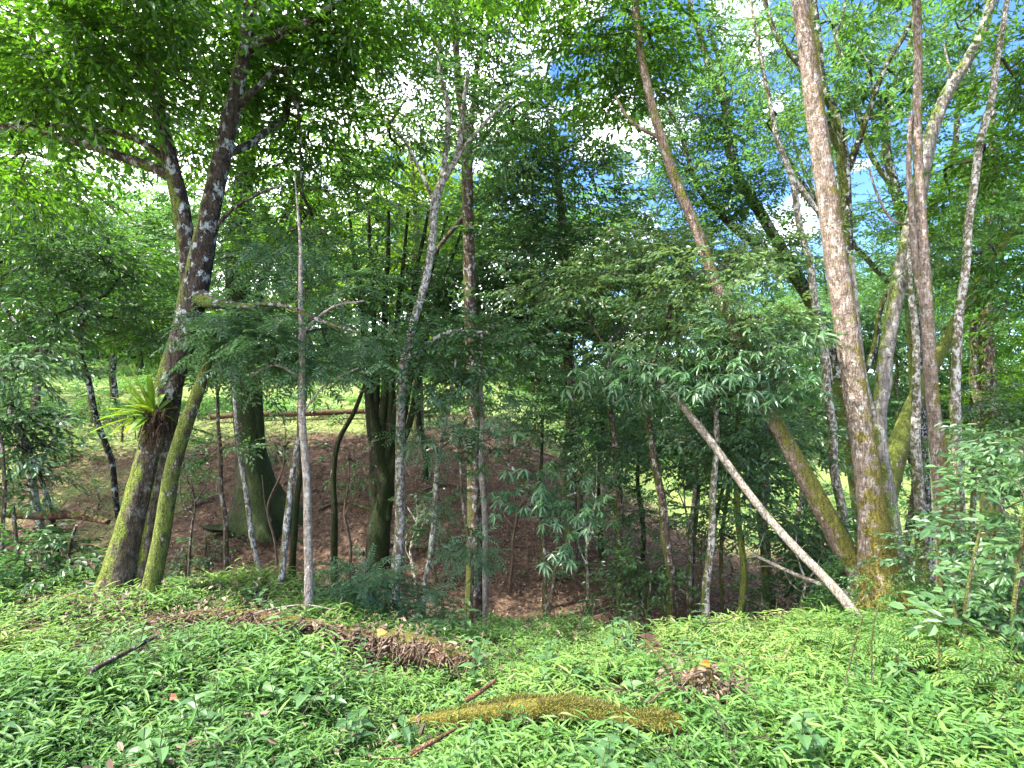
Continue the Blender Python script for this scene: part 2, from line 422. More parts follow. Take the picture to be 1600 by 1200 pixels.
L_ = {
 'canopy': leafmat('canopy leaves', [(.010, .036, .008), (.024, .085, .013), (.05, .15, .018), (.085, .19, .02)], (.22, .50, .02), .42, .38),
 'teal':   leafmat('blue green leaves', [(.03, .075, .035), (.055, .125, .06), (.09, .175, .08), (.14, .24, .11)], (.18, .38, .09), .4, .33, .6),
 'deep':   leafmat('dark leaves', [(.02, .055, .022), (.035, .09, .035), (.06, .13, .045), (.09, .18, .055)], (.14, .34, .05), .36, .36, .5),
 'yellow': leafmat('sunlit yellow green leaves', [(.05, .15, .012), (.10, .23, .015), (.15, .29, .02), (.20, .34, .03)], (.38, .62, .03), .5, .45),
 'russet': leafmat('olive and russet leaves', [(.035, .095, .035), (.065, .145, .05), (.10, .18, .06), (.17, .17, .055)], (.24, .38, .07), .38, .35, .6),
 'airy':   leafmat('pale fine leaves', [(.03, .09, .03), (.05, .14, .04), (.08, .19, .045), (.12, .24, .05)], (.22, .46, .07), .42, .42, .5),
 'grass':  leafmat('bamboo grass leaves', [(.022, .07, .020), (.048, .125, .030), (.085, .19, .045), (.125, .24, .052), (.18, .28, .06), (.30, .27, .12)], (.24, .44, .06), .40, .55, .35),
 'shrub':  leafmat('grey green shrub leaves', [(.035, .085, .035), (.06, .13, .05), (.09, .18, .065), (.13, .23, .085)], (.18, .36, .08), .35, .42, .4),
 'fern':   leafmat('yellow green fern fronds', [(.06, .14, .012), (.11, .22, .016), (.17, .28, .02), (.22, .20, .05)], (.34, .52, .02), .4, .5, .3),
 'litter': leafmat('fallen leaves', [(.04, .026, .017), (.08, .055, .037), (.135, .092, .064), (.22, .16, .115), (.40, .32, .24)], (.2, .09, .04), .1, .75, .3),
}
B_ = {
 'twig': barkmat('twig bark', (.10, .085, .06), (.03, .025, .02), lam=0, mam=.1, sc=2),
 'dark': barkmat('black bark with white lichen', (.060, .045, .032), (.014, .011, .009), (.50, .54, .50), .30, (.07, .09, .018), .22, (-1, -.1, 0), .12, 1.0),
 'lichen': barkmat('brown black bark with white lichen', (.10, .075, .052), (.022, .017, .012), (.44, .48, .44), .24, (.10, .13, .02), .20, (-1, -.1, 0), .10, 1.0, .9, .12),
 'palemoss': barkmat('pinkish bark with yellow green moss', (.31, .23, .17), (.15, .10, .07), (.42, .38, .31), .2, (.14, .14, .03), .19, (.4, -.5, .5), .22, 1.3),
 'pale': barkmat('pinkish grey bark', (.31, .24, .19), (.15, .11, .08), (.42, .38, .33), .26, (.15, .13, .03), .18, (.6, -.3, .2), .24, 1.3),
 'grey': barkmat('smooth grey bark', (.34, .31, .27), (.17, .15, .13), (.5, .5, .46), .2, (.12, .15, .04), .12, (-1, 0, 0), .15, .7),
 'brown': barkmat('rough brown bark', (.16, .11, .075), (.05, .034, .024), (.42, .42, .38), .24, (.07, .085, .02), .14, (-1, 0, .3), .15, 1.2),
 'spot':  barkmat('mottled pale sapling bark', (.30, .24, .17), (.10, .08, .055), (.66, .66, .60), .38, (.10, .12, .03), .16, (-.6, 0, 0), .1, 2.0),
 'moss':  barkmat('mossy bark', (.15, .12, .07), (.05, .04, .02), (.5, .5, .4), .2, (.12, .15, .03), .42, (-.3, -.3, .6), .1, 1.5),
 'green': barkmat('dark mossy bark', (.045, .036, .022), (.014, .012, .008), (.2, .22, .16), .1, (.026, .040, .010), .36, (1, -.3, .2), .1, 1.2),
 'dead':  barkmat('bleached dead wood', (.50, .43, .36), (.26, .20, .15), (.6, .58, .52), .2, (.2, .2, .06), .05, (0, 0, 1), 0, 2.0),
 'rot':   barkmat('rotten wood', (.15, .075, .04), (.03, .018, .012), (.3, .22, .15), .15, (.1, .1, .02), .12, (0, 0, 1), 0, 1.6),
 'root': barkmat('dry roots', (.24, .17, .12), (.10, .07, .05), lam=0, mam=0, sc=2),
 'goldmoss': barkmat('golden moss on log', (.12, .08, .03), (.04, .03, .012), (.3, .28, .1), .05, (.13, .12, .02), .34, (0, -.2, .8), 0, 2.0),
}

# ---------------------------------------------------------------- ground
def ground():
    xs = np.concatenate([np.linspace(-200, -24, 24), np.linspace(-22, 22, 230), np.linspace(24, 200, 24)])
    ys = np.concatenate([np.linspace(-60, -2, 16), np.linspace(-1, 24, 170), np.linspace(26, 60, 30), np.linspace(70, 300, 16)])
    Xg, Yg = np.meshgrid(xs, ys); Zg = terr(Xg, Yg)
    v = np.stack([Xg, Yg, Zg], -1).reshape(-1, 3)
    w = len(xs); i = np.arange(len(ys) - 1)[:, None] * w; j = np.arange(w - 1)[None]
    f = np.stack([i + j, i + j + 1, i + w + j + 1, i + w + j], -1).reshape(-1, 4)
    mb = MB(); mb.add(v, f, smooth=True)
    m, t, o = newmat('forest floor'); lk = t.links.new
    tc = N(t, 'ShaderNodeTexCoord')
    n1 = N(t, 'ShaderNodeTexNoise'); n1.inputs['Scale'].default_value = 9; n1.inputs['Detail'].default_value = 10; n1.inputs['Roughness'].default_value = .75
    lk(tc.outputs['Object'], n1.inputs['Vector'])
    r1 = ramp(t, [(.3, (.027, .018, .012)), (.5, (.074, .049, .034)), (.7, (.145, .10, .072))]); lk(n1.outputs[0], r1.inputs[0])
    vo = N(t, 'ShaderNodeTexVoronoi'); vo.inputs['Scale'].default_value = 22; lk(tc.outputs['Object'], vo.inputs['Vector'])
    r2 = ramp(t, [(0, (.5, .5, .5)), (.6, (1.2, 1.15, 1.1)), (1, (1.6, 1.4, 1.3))]); lk(vo.outputs['Color'], r2.inputs[0])
    mu = N(t, 'ShaderNodeMix', data_type='RGBA', blend_type='MULTIPLY'); mu.inputs['Factor'].default_value = 1; lk(r1.outputs[0], mu.inputs['A']); lk(r2.outputs[0], mu.inputs['B'])
    # green turf far away and in thin patches on the bank
    sx = N(t, 'ShaderNodeSeparateXYZ'); lk(tc.outputs['Object'], sx.inputs[0])
    n2 = N(t, 'ShaderNodeTexNoise'); n2.inputs['Scale'].default_value = .55; n2.inputs['Detail'].default_value = 6; lk(tc.outputs['Object'], n2.inputs['Vector'])
    mr = N(t, 'ShaderNodeMapRange'); lk(sx.outputs['Y'], mr.inputs[0]); mr.inputs[1].default_value = 13.6; mr.inputs[2].default_value = 17
    xl = N(t, 'ShaderNodeMapRange'); lk(sx.outputs['X'], xl.inputs[0]); xl.inputs[1].default_value = -1.5; xl.inputs[2].default_value = -8; xl.inputs[3].default_value = 0; xl.inputs[4].default_value = .42
    a = N(t, 'ShaderNodeMath', operation='ADD'); lk(mr.outputs[0], a.inputs[0]); lk(xl.outputs[0], a.inputs[1])
    a2 = N(t, 'ShaderNodeMath', operation='MULTIPLY_ADD'); lk(n2.outputs[0], a2.inputs[0]); a2.inputs[1].default_value = 1.2; lk(a.outputs[0], a2.inputs[2])
    r4 = ramp(t, [(.95 / 1.6, (0, 0, 0)), (1.25 / 1.6, (1, 1, 1))])
    dv = N(t, 'ShaderNodeMath', operation='DIVIDE'); lk(a2.outputs[0], dv.inputs[0]); dv.inputs[1].default_value = 1.6; lk(dv.outputs[0], r4.inputs[0])
    rg = ramp(t, [(.3, (.06, .085, .025)), (.5, (.13, .18, .045)), (.66, (.27, .25, .14))]); lk(n1.outputs[0], rg.inputs[0])
    mg = N(t, 'ShaderNodeMix', data_type='RGBA'); lk(r4.outputs[0], mg.inputs['Factor']); lk(mu.outputs['Result'], mg.inputs['A']); lk(rg.outputs[0], mg.inputs['B'])
    p = N(t, 'ShaderNodeBsdfPrincipled'); p.inputs['Roughness'].default_value = .95; p.inputs['Specular IOR Level'].default_value = .15
    lk(mg.outputs['Result'], p.inputs['Base Color'])
    b = N(t, 'ShaderNodeBump'); b.inputs['Strength'].default_value = 1; b.inputs['Distance'].default_value = .05; lk(n1.outputs[0], b.inputs['Height']); lk(b.outputs[0], p.inputs['Normal'])
    lk(p.outputs[0], o.inputs[0])
    tag(mb.build('ground', [m]), kind='structure')
ground()

# ---------------------------------------------------------------- bamboo grass on the near bank
def grassplants():
    T = []
    for sd in range(10):
        rs = np.random.RandomState(100 + sd); s = Spray()
        h = rs.uniform(.10, .24); lean = rs.normal(0, .07, 2); top = np.array([lean[0], lean[1], h])
        s.put(stick(np.zeros(3), top, .0022), 1)
        n = rs.randint(7, 11)
        for k in range(n):
            t = .35 + .65 * k / (n - 1); a = k * 2.4 + rs.uniform(-.4, .4)
            d = np.array([math.cos(a), math.sin(a), rs.uniform(-.05, .6)])
            s.put(leaf8(top * t, d, Z, rs.uniform(.055, .108), rs.uniform(.011, .0185), rs.uniform(.05, .45), .25), 0)
        T.append(s.done())
    return T
SPR['bamboo'] = grassplants()
def bank_edge(x):
    return 5.6 + 0.5 * ss((-x - 1) / 1.5) + 0.9 * ss((x - 2.4) / 1.5)
def grass():
    rs = np.random.RandomState(3); mb = MB()
    n = 42000
    y = rs.uniform(1.2, 7.0, n) ; x = rs.uniform(-1, 1, n) * (1.0 * y + 1.2)
    keep = (y < bank_edge(x) + .25 * vnoise(x * 2, y * 2)) & (vnoise(x * 1.7 + 9, y * 1.7) > -0.85 + .2 * rs.rand(n)) & ((vnoise(x * 2.3 + 4, y * 3.1) > -.3) | (x > -.8) | (y < 3.2) | (rs.rand(n) < .5))
    # brown debris strip left of centre carries few plants
    for (dx, dy, rx, ry, th) in DEBRIS:
        q = ((x - dx) / rx) ** 2 + ((y - dy) / ry) ** 2
        keep &= (q > 1) | (rs.rand(n) < th)
    x, y = x[keep], y[keep]; n = len(x)
    pos = np.stack([x, y, terr(x, y) - .01], -1)
    a = rs.rand(n) * 6.283
    d = np.stack([np.cos(a), np.sin(a), rs.normal(0, .15, n)], -1)
    patch = np.clip(.5 + .5 * vnoise(x * .9 + 3, y * .9) + .25 * vnoise(x * 3, y * 3), 0, 1)
    hs = 0.55 + .6 * np.clip(.5 + .7 * vnoise(x * 1.4 + 20, y * 1.4) + .25 * vnoise(x * 4, y * 4), 0, 1) 
    place(mb, 'bamboo', pos, d, hs * rs.uniform(.8, 1.2, n), rs, .18, patch)
    tag(mb.build('bamboo_grass', [L_['grass'], B_['twig']]), 'low bamboo grass covering the near bank', 'grass', kind='stuff')
DEBRIS = [(-1.9, 4.35, 1.1, .26, .3), (-.85, 4.0, .55, .22, .15), (1.35, 3.25, .12, .08, .3), (-3.4, 4.3, 1.2, .35, .25), (-2.5, 3.9, .6, .2, .3), (-4.3, 4.0, .5, .4, .4)]
grass()

def scatter_flat(name, label, cat, n, xr, yr, kind, mat, cond, seed, scale, lift=.02, tilt=.5, zdir=.25):
    rs = np.random.RandomState(seed); mb = MB()
    x = rs.uniform(*xr, n); y = rs.uniform(*yr, n); k = cond(x, y, rs); x, y = x[k], y[k]; n = len(x)
    pos = np.stack([x, y, terr(x, y) + lift * rs.rand(n)], -1)
    a = rs.rand(n) * 6.283; d = np.stack([np.cos(a), np.sin(a), rs.uniform(-.05, zdir, n)], -1)
    place(mb, kind, pos, d, rs.uniform(scale * .6, scale * 1.3, n), rs, tilt)
    tag(mb.build(name, [mat, B_['twig']]), label, cat, kind='stuff')
def litspr():
    T = []
    for sd in range(6):
        rs = np.random.RandomState(200 + sd); s = Spray()
        for k in range(7):
            a = rs.rand() * 6.28
            s.put(leaf6(np.array([rs.normal(0, .16), rs.normal(0, .16), .01 + .02 * rs.rand()]), np.array([math.cos(a), math.sin(a), rs.normal(0, .2)]), Z + rs.normal(0, .35, 3), rs.uniform(.06, .13), rs.uniform(.025, .055), rs.uniform(-.4, .5)), 0)
        if sd % 2: s.put(stick(np.array([-.2, 0, .02]), np.array([.2, rs.normal(0, .1), .03]), .004), 1)
        T.append(s.done())
    return T
SPR['litter'] = litspr()
scatter_flat('leaf_litter', 'brown fallen leaves and twigs carpeting the shaded slope', 'leaves', 21000, (-14, 12), (5.5, 18), 'litter', L_['litter'], lambda x, y, rs: (np.abs(x) < y * .95 + 1), 4, .52)
scatter_flat('fallen_leaves', 'brown dead leaves caught among the near bamboo grass', 'leaves', 2600, (-5, 5), (1.5, 5.8), 'litter', L_['litter'], lambda x, y, rs: (vnoise(x * 2, y * 2) > -.3), 8, .42, .10)
def turfc(x, y, rs):
    return (vnoise(x * .5, y * .5) + .5 * vnoise(x * 1.7, y * 1.7) > -.25) & (y > 16.5 - 1.0 * (x < -5)) 
def weedspr():
    T = []
    for sd in range(6):
        rs = np.random.RandomState(700 + sd); s = Spray(); h = rs.uniform(.14, .3)
        top = np.array([rs.normal(0, .05), rs.normal(0, .05), h]); s.put(stick(np.zeros(3), top, .003), 1)
        for k in range(6 + 2 * (sd % 2)):
            t = .3 + .7 * (k // 2) / 3.5; a = (k % 2) * 3.14 + (k // 2) * 1.57 + rs.uniform(-.3, .3)
            s.put(leaf8(top * t, np.array([math.cos(a), math.sin(a), rs.uniform(0, .5)]), Z, rs.uniform(.05, .10), rs.uniform(.03, .05), rs.uniform(.1, .5)), 0)
        T.append(s.done())
    return T
SPR['weed'] = weedspr()
SPR['deadstem'] = []
for sd in range(5):
    rs = np.random.RandomState(720 + sd); s_ = Spray(); p_ = np.zeros(3)
    for k in range(4):
        q_ = p_ + np.array([rs.uniform(.05, .12), rs.normal(0, .03), rs.uniform(-.02, .06)]); s_.put(stick(p_, q_, .004 - .0007 * k), 1)
        if k > 0: s_.put(stick(p_, p_ + np.array([rs.uniform(.02, .08), rs.normal(0, .07), rs.uniform(0, .07)]), .002), 1)
        p_ = q_
    SPR['deadstem'].append(s_.done())
scatter_flat('broad_weeds', 'small round leaved weeds mixed into the near bamboo grass', 'weeds', 900, (-5, 6), (1.6, 6), 'weed', L_['shrub'], lambda x, y, rs: (y < bank_edge(x)) & (vnoise(x * 1.5 + 7, y * 1.5) > -.1), 31, 1.0, .01, .15, .1)
scatter_flat('dead_twigs', 'thin dead twigs tangled among the bamboo grass and on the slope', 'twigs', 1500, (-9, 8), (1.6, 14), 'deadstem', L_['litter'], lambda x, y, rs: rs.rand(len(x)) < .8, 32, 1.2, .16, .8, .4)
scatter_flat('turf', 'low bright green weeds on the sunny ground beyond the slope', 'weeds', 15000, (-34, 30), (11, 42), 'far', L_['airy'], turfc, 9, .8, .05, .5, .8)
# ---------------------------------------------------------------- trees
def pathpts(pts, d):
    a, r = [], []
    for q in pts:
        dd = q[3] if len(q) > 3 else d
        a.append(P(q[0], q[1], dd)); r.append(q[2] / 2 / F * dd)
    return a, r
_seed = [0]
def tree(name, label, cat, bark, d, stems, limbs=(), leaf=None, clumps=(), group=None, flare=0.0, butt=0, sides=14, rough=.06, sub=9, wob=0.0, tight=.42, root=True, wf=1.0):
    _seed[0] += 1; sd = _seed[0]; rs = np.random.RandomState(sd)
    sc_ = lambda pl: [(q[0], q[1], q[2] * wf) + tuple(q[3:]) for q in pl]
    stems = [sc_(q) for q in stems]; limbs = [sc_(q) for q in limbs]
    a, r = pathpts(stems[0], d)
    if root:
        g = terr(a[0][0], a[0][1])
        if a[0][2] > g - .1:
            k = a[0].copy()
            if a[0][2] - g > .35: k[:2] -= (a[1] - a[0])[:2] / max(.2, (a[1] - a[0])[2]) * (a[0][2] - g) * .6
            k[2] = terr(k[0], k[1]) - .12
            a = [k] + a; r = [r[0] * 1.12] + r
    base = a[0].copy(); base[2] = a[0][2] + .12 if root else a[0][2]
    e = bpy.data.objects.new(name, None); C.objects.link(e); e.location = base; e.empty_display_size = .3
    tag(e, label, cat, group)
    mb = MB(); nodes = []
    p, q = tube(mb, a, r, sides, .07, rough, 0, sd, flare, butt, wob); nodes.append((p, q))
    for k, st in enumerate(stems[1:]):
        a, r = pathpts(st, d); p, q = tube(mb, a, r, sides, .07, rough, 0, sd + 50 + k, 0, 0, wob); nodes.append((p, q))
    mb.build('trunk', [B_[bark]], e, base)
    for k, st in enumerate(limbs):
        a, r = pathpts(st, d); mb = MB(); p, q = tube(mb, a, r, 10, .09, rough, 0, sd + 80 + k, 0, 0, max(wob, .5)); nodes.append((p, q))
        mb.build('branch', [B_[bark]], e, base)
    if clumps:
        allp = np.vstack([n[0] for n in nodes]); mb = MB()
        for c in clumps:
            cx, cy, cd, rx, ry, n, kind = c[:7]; sc = c[7] if len(c) > 7 else 1.0
            if cy < 260: n = int(n * .9)
            if kind == 'broad' and cd < 9: sc *= .8; n = int(n * 1.35)
            cen = P(cx, cy, cd); rad = np.array([rx / F * cd, (rx + ry) / 2 / F * cd * .8, ry / F * cd])
            dist = np.linalg.norm((allp - cen) * np.array([1, 1, 1.0]), axis=1) + np.maximum(0, allp[:, 2] - cen[2]) * .5
            clump(mb, cen, rad, n, kind, rs, sc, sub, tight, allp[np.argmin(dist)], .28, min(.025, .004 * cd * .5 + .006))
        mb.build('crown', [L_[leaf], B_['twig']], e, base)
    return e

# --- the big forked lichen tree on the left, with a wide crown overhead
tree('lichen_tree', 'thick dark forked trunk with white lichen patches, leaning right behind the left bank', 'tree', 'lichen', 5.2,
     [[(192, 925, 60), (204, 850, 52), (234, 720, 42), (262, 610, 40), (288, 520, 36), (302, 460, 40), (328, 330, 29), (350, 230, 27), (372, 130, 24), (386, 50, 20), (398, -60, 18), (430, -260, 14)],
      [(222, 930, 30), (232, 850, 26), (250, 740, 20), (272, 640, 16), (284, 560, 10)], [(168, 935, 24), (188, 860, 22), (216, 760, 18), (240, 680, 12)],
      [(300, 480, 34), (293, 400, 26), (282, 320, 26), (266, 250, 22), (250, 180, 18), (242, 110, 16), (234, 20, 15), (225, -90, 13), (200, -240, 9)]],
     [[(278, 285, 22), (250, 266, 17), (190, 245, 14), (120, 222, 12), (50, 205, 11), (-40, 190, 10), (-200, 150, 6, 5)],
      [(272, 262, 14), (225, 225, 10), (170, 205, 9), (110, 196, 7), (20, 190, 5)],
      [(384, 75, 20), (420, 58, 15), (470, 34, 12), (530, 2, 11), (600, -40, 9), (720, -110, 6)],
      [(312, 465, 34), (335, 474, 20, 5.1), (380, 478, 10, 4.9), (440, 476, 8, 4.8), (500, 500, 7, 4.7), (560, 520, 4, 4.6)],
      [(372, 165, 14), (400, 140, 9), (440, 110, 7, 5.4), (465, 170, 5, 5.6), (470, 300, 3, 5.8)],
      [(246, 70, 12), (222, 92, 9), (205, 120, 8), (192, 140, 7), (190, 175, 5)],
      [(192, 140, 6), (180, 100, 5), (150, 60, 4), (130, 0, 3)],
      [(352, 240, 13), (385, 225, 12, 5.5), (430, 195, 10, 5.8), (450, 180, 8, 6), (455, 90, 4, 6.2)],
      [(325, 380, 9), (360, 330, 5), (410, 300, 4), (440, 290, 3)]],
     'canopy', [(120, 60, 4.6, 150, 100, 210, 'broad'), (60, 130, 5.2, 110, 60, 110, 'broad'), (180, -60, 4.2, 200, 110, 170, 'broad'),
      (330, 60, 5.8, 90, 90, 110, 'broad'), (480, 60, 5.6, 110, 90, 150, 'broad'), (500, 200, 6.2, 90, 90, 120, 'broad'), (40, 270, 5.8, 70, 50, 50, 'broad'),
      (560, -90, 5.2, 200, 110, 170, 'broad'), (330, -190, 5.2, 300, 120, 260, 'broad'), (290, 150, 6.0, 110, 110, 100, 'broad'), (460, 330, 6.5, 80, 70, 70, 'small')],
     flare=.1, butt=4, sides=28, rough=.09, sub=14)
# bird's nest fern
def nest_fern():
    c = P(238, 650, 4.95); rs = np.random.RandomState(7)
    e = bpy.data.objects.new('birds_nest_fern', None); C.objects.link(e); e.location = c
    tag(e, "yellow green bird's nest fern rosette growing on the thick forked trunk", 'fern')
    fr = MB()
    for k in range(40):
        a = math.pi + rs.uniform(-1.9, 1.9) ; el = rs.uniform(-.15, 1.25)
        d = np.array([math.cos(a) * math.cos(el), math.sin(a) * math.cos(el) * .7, math.sin(el)]); L = rs.uniform(.30, .52); w = rs.uniform(.020, .036); dr = rs.uniform(.1, .75) * (1.2 - el * .6)
        s = np.cross(d, Z + .01); s /= np.linalg.norm(s); u = np.cross(s, d); m = 12; vv = []
        for i in range(m + 1):
            t = i / m; wt = w * (math.sin(math.pi * min(1, t * .93 + .05)) ** .6) * (1 + .12 * math.sin(i * 2.7 + k)); q = c + d * L * t + np.array([0, 0, -1]) * L * dr * t * t * .6
            vv += [q - s * wt + u * wt * .35, q, q + s * wt + u * wt * .35]
        f = []
        for i in range(m):
            b = i * 3; f += [[b, b + 1, b + 4, b + 3], [b + 1, b + 2, b + 5, b + 4]]
        fr.add(vv, f, 0, np.full(len(f), rs.rand()), True)
    fr.build('fronds', [L_['fern']], e, c)
    rt = MB()
    for k in range(46):
        q = c + rs.normal(0, .045, 3) + np.array([.03, 0, 0]); z = q + np.array([rs.normal(0, .04), rs.normal(0, .03), -rs.uniform(.08, .26)])
        rt.add(*stick(q, z, .008), 0)
        a = rs.rand() * 6.28
        rt.add(*leaf8(q, np.array([math.cos(a), -abs(math.sin(a)), -1.3]), Z, rs.uniform(.08, .18), .025, .2), 0)
    rt.build('root_ball', [B_['rot']], e, c)
nest_fern()

tree('mossy_tree', 'slim leaning tree with bright green mossy bark beside the thick forked trunk', 'tree', 'moss', 4.9,
     [[(235, 925, 27), (252, 840, 24), (268, 740, 22), (288, 670, 21), (310, 610, 18), (326, 560, 13), (334, 530, 6)]], leaf='teal',
     clumps=[(380, 520, 5.0, 70, 40, 40, 'pinn'), (350, 500, 5.0, 40, 30, 14, 'pinn')], sides=16, rough=.05)

bd = hit(412, 815)
tree('buttressed_tree', 'broad mossy buttressed trunk with flared roots on the left slope', 'tree', 'green', bd,
     [[(412, 812, 70), (402, 760, 54), (392, 700, 42), (384, 640, 42), (378, 560, 38), (372, 440, 34), (380, 300, 30), (395, 150, 24), (400, 0, 16), (405, -120, 10)],
      [(398, 740, 40), (400, 680, 26), (398, 600, 20), (402, 480, 16), (430, 380, 12), (470, 280, 8)]],
     [[(405, 770, 44), (428, 800, 26, bd - .1), (445, 822, 16, hit(445, 822)), (475, 850, 7, hit(475, 850))], [(400, 780, 40), (378, 815, 18, bd - .1), (352, 835, 10, hit(352, 835)), (325, 842, 5, hit(325, 842))], [(382, 520, 14), (430, 480, 9), (500, 440, 6), (560, 430, 4)]],
     'deep', [(380, 400, 11, 120, 90, 150, 'small', 1.3), (470, 260, 11, 120, 110, 150, 'small', 1.3), (330, 240, 11.5, 100, 90, 110, 'small', 1.3), (400, 90, 11, 150, 100, 170, 'small', 1.3), (250, -160, 11, 330, 90, 250, 'broad', 1.6), (560, -190, 10.5, 280, 90, 180, 'broad', 1.6), (60, -200, 10, 260, 90, 220, 'broad', 1.6), (420, -260, 9, 320, 80, 240, 'broad', 1.6)],
     flare=.2, butt=5, sides=28, sub=14, rough=.1)

def sapling(label, pts, d, bark='spot', leaf='deep', clumps=(), limbs=(), group='slim saplings standing in the hollow', kind=None, **k):
    return tree(kind or 'sapling', label, 'sapling', bark, d, [pts], limbs, leaf, clumps, group, sides=10, rough=.08, wob=.5, **k)

sapling('straight pale sapling closest to the bank, left of centre, with grey mottled bark',
        [(480, 965, 14), (481, 880, 13), (480, 800, 12), (478, 700, 11), (474, 600, 10), (472, 480, 8), (467, 370, 5), (463, 310, 3), (460, 270, 1.5)], 4.9, 'dead', 'teal',
        [(480, 560, 5.0, 95, 38, 26, 'pinn', .85), (420, 535, 4.8, 80, 40, 26, 'pinn', .85), (540, 530, 5.2, 80, 45, 30, 'pinn', .85), (470, 470, 5.3, 110, 60, 44, 'pinn', .9), (440, 380, 5.6, 90, 60, 60, 'pinn')],
        [[(472, 520, 5), (520, 480, 4), (570, 470, 3)], [(474, 590, 5), (430, 570, 4), (390, 590, 3)], [(476, 640, 4), (510, 600, 3), (560, 575, 2)]])
sapling('thin tilted sapling just left of the straight pale one', [(438, 912, 11), (445, 850, 10), (457, 770, 9), (468, 680, 8), (478, 600, 7), (484, 540, 5)], 5.6, 'spot', 'teal', [(490, 560, 5.6, 60, 40, 30, 'pinn')])
sapling('thin crooked sapling in front of the mossy buttressed trunk', [(402, 890, 9), (392, 830, 8), (384, 760, 7), (372, 690, 6), (366, 610, 5), (360, 540, 4)], 7.6, 'spot', 'deep', [(370, 590, 7.6, 60, 40, 40, 'small'), (352, 700, 7.4, 35, 30, 18, 'small')])
sapling('thin brown sapling between the mossy leaning tree and the buttressed trunk', [(352, 880, 8), (350, 800, 7), (345, 720, 6), (340, 640, 5), (335, 560, 4)], 8.2, 'brown', 'deep', [(335, 570, 8.2, 50, 40, 40, 'small')])
sapling('slim dark sapling rising between the straight pale sapling and the many stemmed clump', [(524, 885, 11), (520, 820, 10), (522, 750, 9), (530, 690, 8), (555, 640, 7), (575, 580, 5)], 9, 'green', 'deep', [(560, 570, 9, 45, 26, 20, 'small')])
sapling('slim dark stem close behind the tilted sapling', [(459, 880, 10), (462, 800, 9), (468, 700, 9), (470, 600, 8), (466, 420, 7), (470, 300, 5)], 8.5, 'green', 'canopy', [(470, 380, 8.5, 90, 70, 90, 'broad'), (500, 250, 8.5, 90, 80, 90, 'broad')])

# many-stemmed dark clump
cl = [[(592, 815, 34), (596, 760, 26), (592, 690, 18), (580, 610, 12), (570, 520, 9), (560, 420, 6)]]
for k, (dx, w) in enumerate([(-22, 11), (-10, 12), (2, 14), (14, 12), (26, 13), (38, 10), (50, 10)]):
    cl.append([(588 + k * 3, 812, w + 3), (592 + dx * .4, 740, w + 1), (596 + dx * .9, 650, w), (598 + dx * 1.25, 560, w * .8), (600 + dx * 1.8, 450, w * .6), (602 + dx * 2.6, 330, w * .35)])
tree('multi_stem_tree', 'dark tree of many close stems fanning upward, left of centre on the slope', 'tree', 'green', 10, cl, (), 'deep',
     [(560, 470, 9.6, 110, 70, 140, 'small', 1.2), (650, 430, 10, 110, 90, 150, 'small', 1.2), (600, 340, 10.5, 120, 70, 110, 'small', 1.2), (560, 560, 9.4, 70, 30, 30, 'small')], sides=10, rough=.08, wob=.3, sub=14)

tree('slim_tree', 'slim speckled tree forking high, right of the many stemmed clump', 'tree', 'spot', 6.6,
     [[(618, 905, 17), (622, 830, 16), (624, 750, 15), (627, 660, 14), (633, 570, 14), (645, 500, 12), (665, 430, 12), (677, 370, 12), (683, 310, 13), (700, 270, 11), (716, 240, 10), (722, 180, 8), (730, 110, 6)],
      [(680, 330, 10), (694, 260, 9), (702, 180, 8), (686, 110, 6), (684, 60, 4)]],
     [[(634, 560, 12), (665, 540, 9), (700, 520, 7), (760, 520, 5)], [(680, 320, 6), (640, 230, 5), (600, 185, 4)], [(716, 245, 6), (760, 190, 5), (790, 160, 4)]],
     'deep', [(660, 560, 6.4, 80, 40, 50, 'small'), (740, 530, 6.4, 90, 45, 70, 'small'), (640, 200, 7, 80, 60, 60, 'broad'), (750, 170, 7, 90, 70, 70, 'broad')], wob=.3)
tree('tall_brown_tree', 'tall straight brown trunk in the centre, left of the shady leaf mass', 'tree', 'brown', 8.2,
     [[(740, 950, 27), (742, 860, 25), (741, 740, 23), (740, 600, 22), (735, 480, 20), (732, 380, 19), (730, 280, 18), (728, 200, 17), (718, 140, 14), (712, 60, 10), (710, -80, 8)]],
     [[(730, 235, 10), (742, 170, 8), (745, 110, 6), (770, 20, 4)], [(733, 260, 8), (760, 210, 5), (800, 170, 4)], [(738, 640, 7), (700, 690, 5), (665, 705, 4)], [(733, 330, 9), (700, 370, 7), (680, 395, 6)]],
     'canopy', [(640, 120, 8.5, 110, 80, 120, 'broad'), (740, 60, 8, 130, 80, 150, 'broad'), (850, 150, 8.5, 110, 70, 120, 'broad'), (700, -60, 8, 220, 110, 200, 'broad'), (560, 60, 8.5, 90, 80, 90, 'broad')], sub=13)
